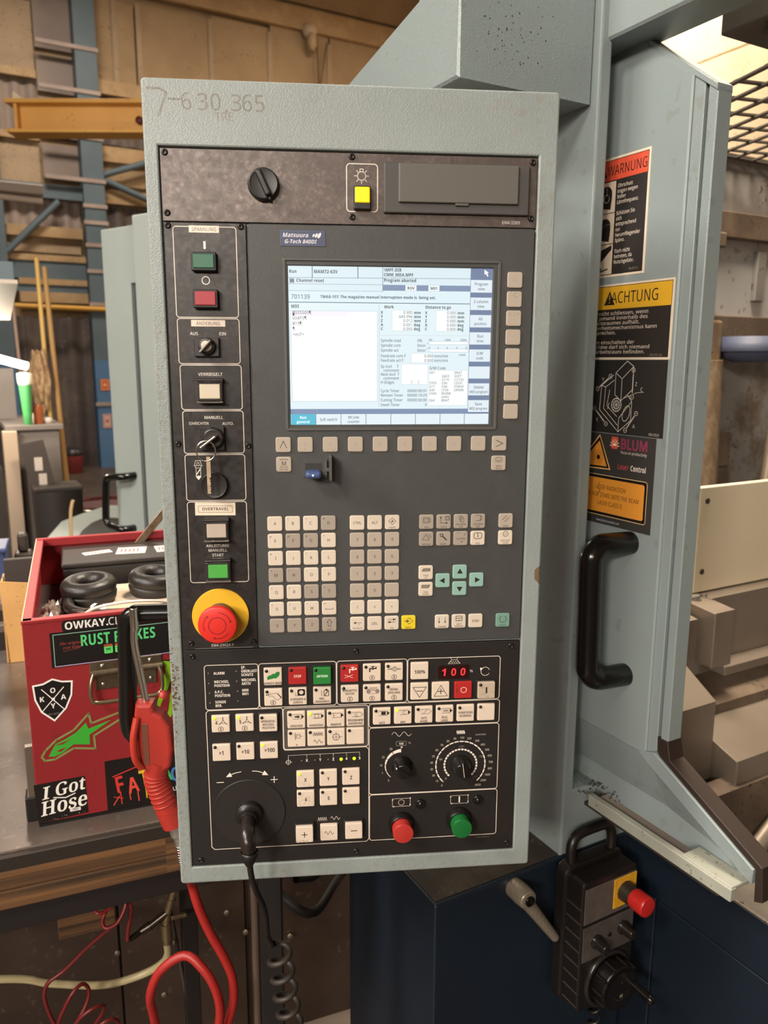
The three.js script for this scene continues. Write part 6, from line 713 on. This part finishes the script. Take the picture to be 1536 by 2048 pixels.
  const sp = []; for (let i = 0; i <= 340; i++) { const t = i / 340, a = t * 17 * Math.PI * 2; const c = V3(-0.0055 + 0.005 * t, 0.972 - 0.062 * t, -0.046 - 0.02 * t * t); sp.push([c.x + 0.0078 * Math.cos(a), c.y, c.z + 0.0078 * Math.sin(a)]); } part(ah, 'spring_guard', new THREE.TubeGeometry(curve(sp), 700, 0.0008, 6), CHROME, 'steel spring around the hose end');
}
{
  // air lines and couplings below the bench (bench frame)
  const ch = thing('air_line', 'cream plastic air line running along the brown casing', 'hose', 'B', [0, 0.55, -0.36]);
  part(ch, 'hose', tube([[-1.0, 0.66, -0.4], [-0.55, 0.66, -0.38], [-0.247, 0.606, -0.36], [-0.172, 0.574, -0.36], [-0.097, 0.5466, -0.36], [-0.043, 0.545, -0.36], [-0.007, 0.563, -0.35], [0.0054, 0.59, -0.335], [0.0042, 0.634, -0.31]], 0.0062, 90, false, 12), tex(mottle('#b3a47c', '#c4b68e', N2, 1), 6, { roughness: 0.4 }));
  const cp = thing('hose_manifold', 'row of brass and steel air couplings below the bench', 'fitting', 'B', [0.01, 0.63, -0.31]);
  const BR = tex(mottle('#7d6c52', '#a08d6c', N2, 1.2), 10, { metalness: 0.8, roughness: 0.32 }), zf = -0.31;
  part(cp, 'coupling', [cyl([0.0042, 0.632, zf], [0.0042, 0.641, zf], 0.007, 0.007, 8), cyl([0.0042, 0.641, zf], [0.0042, 0.668, zf], 0.0088, 0.0088, 20), cyl([0.0042, 0.668, zf], [0.0067, 0.6845, zf], 0.0066, 0.0062, 14)], BR);
  part(cp, 'valve', [cyl([0.0067, 0.6845, zf], [0.0142, 0.709, zf], 0.0062, 0.0075, 8), cyl([0.0142, 0.709, zf], [0.0208, 0.73, zf], 0.006, 0.006, 14), box(0.012, 0.036, 0.672, 0.679, zf - 0.004, zf + 0.003, 0.0015)], BR);
  part(cp, 'tee', [cyl([0.008, 0.687, zf], [-0.019, 0.671, zf], 0.0062, 0.0058, 14), cyl([-0.019, 0.671, zf], [-0.034, 0.6646, zf], 0.0075, 0.0066, 8), cyl([-0.034, 0.6646, zf], [-0.054, 0.664, -0.297], 0.0052, 0.0042, 14)], col('#3d342c', 0.3, 0.6));
  part(cp, 'branch', [cyl([0.0215, 0.732, zf], [-0.014, 0.7267, zf], 0.0075, 0.007, 12), cyl([-0.014, 0.7267, zf], [-0.032, 0.7217, zf], 0.005, 0.003, 12)], BR); part(cp, 'riser', cyl([0.0208, 0.73, zf], [0.03, 0.797, zf], 0.0066, 0.0066, 12), BR);
  const rc = thing('spiral_hose', 'thin dark red spiral air hose tangled below the bench', 'hose', 'B', [-0.1, 0.5, -0.29]);
  part(rc, 'hose', tube([[-0.0551, 0.795, -0.28], [-0.0601, 0.7634, -0.28], [-0.076, 0.7448, -0.275], [-0.0935, 0.742, -0.27], [-0.0969, 0.7484, -0.28], [-0.076, 0.7589, -0.29], [-0.0576, 0.7539, -0.29], [-0.0551, 0.7383, -0.28], [-0.0685, 0.7195, -0.27], [-0.0852, 0.7153, -0.27], [-0.0885, 0.7241, -0.28], [-0.0735, 0.7414, -0.29], [-0.0576, 0.7439, -0.29], [-0.0484, 0.7327, -0.285], [-0.0483, 0.7137, -0.29], [-0.053, 0.6891, -0.293], [-0.0555, 0.667, -0.295]], 0.0029, 160, false, 8), col('#7d2322', 0.4));
  part(rc, 'hose', tube([[-0.0685, 0.7195, -0.27], [-0.0827, 0.7, -0.285], [-0.1133, 0.6712, -0.295], [-0.1474, 0.6389, -0.3], [-0.1712, 0.6244, -0.3], [-0.178, 0.6048, -0.3], [-0.1746, 0.5776, -0.3], [-0.1652, 0.547, -0.3], [-0.1566, 0.5721, -0.29], [-0.1396, 0.6027, -0.29], [-0.1244, 0.6074, -0.3], [-0.1159, 0.5881, -0.305], [-0.1235, 0.5649, -0.3], [-0.1447, 0.5398, -0.29], [-0.1311, 0.5658, -0.28], [-0.1115, 0.5768, -0.28], [-0.0971, 0.5687, -0.29], [-0.0989, 0.547, -0.3], [-0.1184, 0.5198, -0.3], [-0.1056, 0.5437, -0.28], [-0.0886, 0.5496, -0.28], [-0.0767, 0.5296, -0.29], [-0.0886, 0.4857, -0.3], [-0.1, 0.25, -0.3], [-0.09, 0.005, -0.3]], 0.003, 260, false, 8), col('#6a1c1c', 0.45));
  const po = thing('cable_post', 'black square steel post with a conduit below the console', 'post', 'W', [0.09, 0, -0.16]);
  part(po, 'post', box(0.077, 0.108, 0, 0.95, -0.175, -0.145, 0.002), col('#110d0c', 0.55)); part(po, 'conduit', cyl([0.069, 0, -0.15], [0.071, 0.95, -0.15], 0.0055, 0.0055, 10), col('#4b3c33', 0.6)); part(po, 'base_plate', box(0.03, 0.16, 0, 0.012, -0.22, -0.1, 0.002), BLACK); part(po, 'bracket', box(0.07, 0.2, 0.95, 0.965, -0.2, -0.12, 0.002), BLACK);
  for (const [pts, r, lab] of [[[[0.125, 0.76, -0.26], [0.16, 0.74, -0.3], [0.2, 0.74, -0.4], [0.3, 0.72, -0.58]], 0.006, 'black cable crossing behind the post'], [[[0.1, 0.72, -0.28], [0.15, 0.685, -0.28], [0.2, 0.665, -0.4], [0.3, 0.66, -0.58]], 0.008, 'thick black cable lying low behind the post']]) { const c = thing('cable', lab, 'cable', 'W', pts[1]); part(c, 'cable', tube(pts, r, 30), col('#17110f', 0.5)); }
}

// ---------- the far side of the hall ----------
{
  const m2 = thing('machining_center', 'pale grey-green machining centre with a closed door standing behind the toolbox', 'machine', 'D', [-1.6, 0, -1.6]);
  const d = part(m2, 'door', box(-1.851, -1.7, 0.87, 2.0, -1.31, -1.286, 0.004), PAINTLIGHT); part(m2, 'door_frame', box(-1.664, -1.2, 0.6, 2.03, -1.31, -1.276, 0.006), PAINTLIGHT); part(m2, 'door_frame', box(-1.7, -1.664, 1.81, 2.0, -1.31, -1.284), PAINTLIGHT); part(m2, 'cabinet', box(-1.83, -1.2, 0, 1.97, -2.1, -1.312, 0.006), PAINTLIGHT); part(m2, 'window_slot', box(-1.7, -1.662, 0.87, 1.81, -1.311, -1.3), col('#46474a', 0.15));
  part(d, 'door_handle', tube([[-1.735, 1.13, -1.288], [-1.745, 1.129, -1.25], [-1.77, 1.127, -1.235], [-1.815, 1.122, -1.232], [-1.833, 1.105, -1.232], [-1.84, 1.06, -1.232], [-1.848, 0.985, -1.232], [-1.846, 0.955, -1.232], [-1.825, 0.938, -1.234], [-1.78, 0.932, -1.238], [-1.762, 0.93, -1.25], [-1.755, 0.93, -1.288]], 0.0135, 60, false, 14), BLACKGLOSS, 'black bow handle');
  part(m2, 'table_edge', extY([[-1.95, -1.0], [-2.1, -1.11], [-2.443, -1.42], [-2.528, -1.572], [-2.62, -1.79], [-2.3, -1.95], [-1.86, -1.3]], 0.815, 0.85, 0.004), PAINTLIGHT); part(m2, 'dark_recess_plate', extY([[-2.033, -1.215], [-2.194, -1.358], [-2.303, -1.481], [-2.355, -1.581], [-2.1, -1.7], [-1.87, -1.31], [-1.95, -1.2]], 0.85, 0.853), col('#1d1a18', 0.5)); part(m2, 'base', extY([[-2.0, -1.15], [-2.4, -1.48], [-2.5, -1.75], [-1.9, -1.8], [-1.87, -1.32]], 0, 0.815), PAINTLIGHT);  // dark plate laid on the table gives the opening its darkness by colour
  const cb = thing('crane_beam', 'yellow steel crane beam high up in the hall', 'beam', 'C', [-0.5, 2.97, -4.6]);
  const Y = std({ map: rep(mottle('#cf9742', '#d8a250', N1, 0.9, '#b5823a'), 0.9), roughness: 0.5 });
  part(cb, 'web', box(-2.1, 1.2, 2.985, 3.14, -4.62, -4.6), Y); part(cb, 'flange', box(-2.17, 1.2, 3.14, 3.165, -4.69, -4.53, 0.003), Y); part(cb, 'flange', box(-2.17, 1.2, 2.965, 2.987, -4.69, -4.53, 0.003), Y); part(cb, 'end_plate', box(-2.12, -2.1, 2.98, 3.145, -4.66, -4.55), Y); part(cb, 'gusset', ext(poly([[-2.15, 3.165], [-2.06, 3.165], [-2.14, 3.23]]), -4.615, -4.605), CREAMP); part(cb, 'stop_bolt', lathe([[0.024, 0], [0.024, 0.03], [0, 0.034]], [-1.335, 3.05, -4.6], [0, 0, 1], 14), col('#5b2c28', 0.4)); part(cb, 'hanger', box(0.9, 1.0, 3.165, 7.6, -4.66, -4.56), Y);
  const tube2 = (n, lab, a, b, r, I, tray) => { const g = thing(n, lab, 'lamp', 'M', a); const e = new THREE.Color().setRGB(1, 0.93, 0.78); if (I) part(g, 'tube', cyl(a, b, r, r, 12), std({ color: '#fff6e6', emissive: e, emissiveIntensity: I })); else part(g, 'tube', cyl(a, b, r, r, 12), col('#c9b8aa', 0.4)); part(g, 'tray', tray, col('#a89a90', 0.5)); return g; };
  const tl = tube2('tube_lamp', 'lit fluorescent tube lamp low at the far work table', [-0.25, 1.64, -3.4], [0.185, 1.515, -3.5], 0.02, 9, box(-0.26, 0.0, 1.66, 1.68, -3.56, -3.44)); { const L = new THREE.PointLight(new THREE.Color().setRGB(1, 0.9, 0.72), 1.6); L.name = 'tube_light'; L.position.set(0.2, -0.09, 0.05); L.castShadow = true; L.shadow.radius = 3; tl.add(L); }
  tube2('tube_lamp', 'unlit tube lamp fitting under the blue hall beam', [0.1, 3.1, -7.95], [0.83, 3.08, -7.95], 0.03, 0, box(0.1, 0.84, 3.13, 3.22, -8.03, -7.87, 0.01)).children.length;
  const wt = thing('work_cabinet', 'grey steel work cabinet with a beige corner post', 'cabinet', 'M', [0.2, 0, -3.8]);
  const GC = std({ map: rep(mottle('#6b625d', '#786f69', N1, 0.9), 0.8), roughness: 0.55 }); part(wt, 'body', box(0.1, 0.31, 0, 1.2, -4.3, -3.5, 0.004), GC); part(wt, 'worktop', box(0.06, 0.33, 1.2, 1.225, -4.32, -3.48, 0.003), GC); part(wt, 'corner_post', box(0.045, 0.11, 0, 1.2, -3.52, -3.44, 0.003), col('#b09a86', 0.6)); part(wt, 'back_panel', box(-0.3, 0.16, 1.225, 1.5, -4.1, -4.06), GC); part(wt, 'side_body', box(-0.6, 0.04, 0, 1.0, -4.2, -3.6), col('#3a322d', 0.6));
  const bt = thing('spray_bottle', 'green bottle with a white cap on the far work cabinet', 'bottle', 'M', [0.17, 1.225, -3.52]); part(bt, 'bottle', lathe([[0, 0], [0.02, 0], [0.022, 0.05], [0.03, 0.19], [0.03, 0.2]], [0.17, 1.225, -3.52], [0, 1, 0], 20), col('#4f9a5c', 0.35)); part(bt, 'cap', lathe([[0.03, 0.2], [0.034, 0.21], [0.035, 0.255], [0, 0.262]], [0.17, 1.225, -3.52], [0, 1, 0], 20), col('#efe6d2', 0.5));
  seed = 3; for (const [x, y0, h, lab, c] of [[0.225, 1.225, 0.1, 'small amber jar on the far work cabinet', '#a2552c'], [0.27, 1.225, 0.03, 'flat white dish on the far work cabinet', '#d9cfc4'], [0.2, 1.225, 0.05, 'low white cup beside the green bottle', '#e0d4c4']]) { const g = thing('jar', lab, 'jar', 'M', [x, y0, -3.55]); part(g, 'body', lathe([[0, 0], [0.022, 0], [0.024, h * 0.8], [0.016, h]], [x, y0, -3.55 - rr(0, 0.08)], [0, 1, 0], 16), col(c, 0.4)); }
  for (const [a, b, r, c, lab] of [[[0.36, 1.0, -4.5], [0.37, 2.15, -4.5], 0.016, '#c8a45c', 'yellow pole leaning at the far work table'], [[0.44, 1.05, -4.5], [0.41, 2.1, -4.5], 0.018, '#a8824e', 'thick tan pole leaning at the far work table'], [[0.24, 1.1, -4.5], [0.215, 2.1, -4.5], 0.012, '#8d7468', 'thin brown pole leaning at the far work table']]) { const g = thing('pole', lab, 'pole', 'M', a); part(g, 'pole', cyl([a[0] + 0.02, 0, a[2] + 0.1], b, r, r * 0.8, 12), col(c, 0.55)); }
  const bag = thing('hanging_cloth', 'crumpled tan cloths hanging at the yellow poles', 'cloth', 'M', [0.34, 1.25, -4.4]); { const g0 = new THREE.IcosahedronGeometry(0.09, 4), p = g0.attributes.position; for (let i = 0; i < p.count; i++) { const x = p.getX(i), y = p.getY(i), z = p.getZ(i), f = 1 + 0.25 * Math.sin(x * 70 + y * 22) * Math.cos(z * 60 + y * 35); p.setXYZ(i, x * f * 0.62, y * f * 2, z * f * 0.5); } g0.computeVertexNormals(); part(bag, 'cloth', g0.translate(0.33, 1.42, -4.4), tex(mottle('#84684c', '#b0916c', NS, 1.8), 3, { roughness: 0.9 })); }
  const bn = thing('waste_bin', 'black plastic waste bin beside the grey work cabinet', 'bin', 'M', [0.255, 0, -3.3]); part(bn, 'body', new THREE.CylinderGeometry(0.15, 0.115, 0.93, 4).rotateY(Math.PI / 4).translate(0.255, 0.465, -3.3), col('#2f2824', 0.6)); part(bn, 'rim', box(0.145, 0.365, 0.925, 0.945, -3.41, -3.19, 0.006), col('#352e29', 0.55));
  const bx = thing('carton', 'dark open carton with white labels standing in the waste bin', 'box', 'M', [0.2, 0.945, -3.3]); part(bx, 'flap', box(-0.055, 0.055, 0, 0.22, -0.004, 0.004).rotateZ(0.18).translate(0.2, 0.94, -3.33), col('#4a403b', 0.7)); for (const [x, y] of [[0.185, 1.05], [0.2, 0.97]]) part(bx, 'label', box(x - 0.018, x + 0.018, y - 0.035, y + 0.03, -3.324, -3.322), col('#d0c2b6', 0.6));
  const rb = thing('red_bucket', 'red bucket with a dark bag by the corrugated hall wall', 'bucket', 'M', [1.3, 0, -10.8]); part(rb, 'bucket', lathe([[0, 0.02], [0.11, 0], [0.14, 0.26], [0.13, 0.26]], [1.31, 0, -10.8], [0, 1, 0], 20), col('#7d2f30', 0.5)); part(rb, 'bag', new THREE.SphereGeometry(0.15, 16, 10).scale(1, 0.6, 1).translate(1.31, 0.28, -10.8), col('#2e2a2c', 0.3));
  const dm = thing('oil_drum', 'blue oil drum with a dark red lid behind the pale machine table', 'drum', 'M', [0.53, 0, -3.6]); part(dm, 'body', lathe([[0, 0], [0.2, 0], [0.2, 0.25], [0.206, 0.26], [0.2, 0.27], [0.2, 0.5], [0.206, 0.51], [0.2, 0.52], [0.2, 0.76]], [0.53, 0, -3.6], [0, 1, 0], 36), col('#33406e', 0.45)); part(dm, 'lid', lathe([[0, 0.772], [0.19, 0.77], [0.192, 0.79], [0.206, 0.79], [0.206, 0.755]], [0.53, 0, -3.6], [0, 1, 0], 36), col('#5e201e', 0.5)); part(dm, 'lid_ring', new THREE.TorusGeometry(0.206, 0.007, 8, 48).rotateX(Math.PI / 2).translate(0.53, 0.775, -3.6), CHROME);
  const jb = thing('jib_lamp', 'blue-grey overhead lamp hood on an arm above the far work table', 'lamp', 'M', [0.0, 1.9, -3]); part(jb, 'hood', extX([[-3.25, 1.74], [-2.75, 1.86], [-2.75, 1.93], [-3.25, 1.82]], -0.1, 0.1, 0.004), HALLBLUE); part(jb, 'hood_edge', extX([[-3.26, 1.725], [-2.74, 1.845], [-2.74, 1.86], [-3.26, 1.742]], -0.11, 0.11, 0.002), col('#b2a69c', 0.5)); part(jb, 'arm', cyl([0.0, 1.88, -3], [-0.02, 3.2, -3.02], 0.02, 0.02, 10), HALLBLUE); part(jb, 'ceiling_rod', cyl([-0.02, 3.2, -3.02], [-0.02, 7.6, -3.02], 0.012, 0.012, 8), HALLBLUE);
  // on and behind the bench
  const cd = thing('cardboard_box', 'torn open cardboard box standing on the bench behind the toolbox', 'box', 'B', [-0.16, 0.92, -0.94]); const CD = tex(mottle('#b98d54', '#c69a60', N1, 1, '#a27a46'), 3, { roughness: 0.8 });
  part(cd, 'front', ext(poly([[-0.235, 0.921], [-0.075, 0.921], [-0.075, 1.08], [-0.168, 1.082], [-0.176, 1.074], [-0.18, 1.088], [-0.245, 1.098]]), -0.9, -0.897), CD); part(cd, 'side', box(-0.242, -0.239, 0.921, 1.095, -0.975, -0.898), CD); part(cd, 'back', box(-0.242, -0.075, 0.921, 1.07, -0.98, -0.977), CD); part(cd, 'bottom', box(-0.24, -0.075, 0.9205, 0.923, -0.978, -0.9), CD);
  const bk = thing('black_folder', 'dark grey folder standing in the cardboard box', 'folder', 'B', [-0.16, 0.93, -0.93]); part(bk, 'cover', box(-0.236, -0.08, 0.926, 1.135, -0.945, -0.93, 0.002), col('#332c29', 0.6));
  const bl = thing('blue_crate', 'small blue plastic crate behind the bench', 'crate', 'B', [-0.35, 0.9, -1.35]); part(bl, 'body', box(-0.48, -0.262, 0.98, 1.075, -1.42, -1.3, 0.006), col('#2f3a63', 0.5)); part(bl, 'rim', box(-0.485, -0.258, 1.068, 1.08, -1.425, -1.295, 0.004), col('#353f68', 0.5)); 
  const sh = thing('steel_shelf', 'grey steel shelf rails behind the workbench', 'shelf', 'B', [-0.4, 0, -1.25]); for (const [y, z] of [[0.972, -1.16], [0.93, -1.12]]) part(sh, 'rail', box(-0.9, -0.21, y - 0.014, y + 0.006, z - 0.03, z, 0.003), col('#6a5e56', 0.5, 0.4)); part(sh, 'board', box(-0.9, -0.2, 0.955, 0.978, -1.46, -1.19, 0.002), GC); part(sh, 'leg', box(-0.9, -0.86, 0, 0.955, -1.4, -1.2), GC); part(sh, 'leg', box(-0.25, -0.21, 0, 0.955, -1.4, -1.2), GC);
  const vs = thing('small_vise', 'small dark metal vise clamped at the end of the steel shelf', 'vise', 'B', [-0.227, 0.98, -1.43]); part(vs, 'body', [box(-0.25, -0.205, 0.978, 1.04, -1.46, -1.4, 0.008), box(-0.24, -0.215, 1.04, 1.09, -1.45, -1.41, 0.008)], col('#3b332f', 0.5, 0.4)); part(vs, 'screw', cyl([-0.25, 1.02, -1.39], [-0.19, 1.03, -1.37], 0.006, 0.006, 10), CHROME);
  const rd = thing('welding_rod', 'thin tan rod standing behind the toolbox', 'rod', 'M', [0.13, 0.85, -1.6]); part(rd, 'rod', tube([[0.16, 0.853, -2.1], [0.165, 1.0, -2.1], [0.172, 1.045, -2.1], [0.178, 1.06, -2.1]], 0.006, 20, false, 8), col('#a58a68', 0.5));
}
renderer.render(scene, camera);
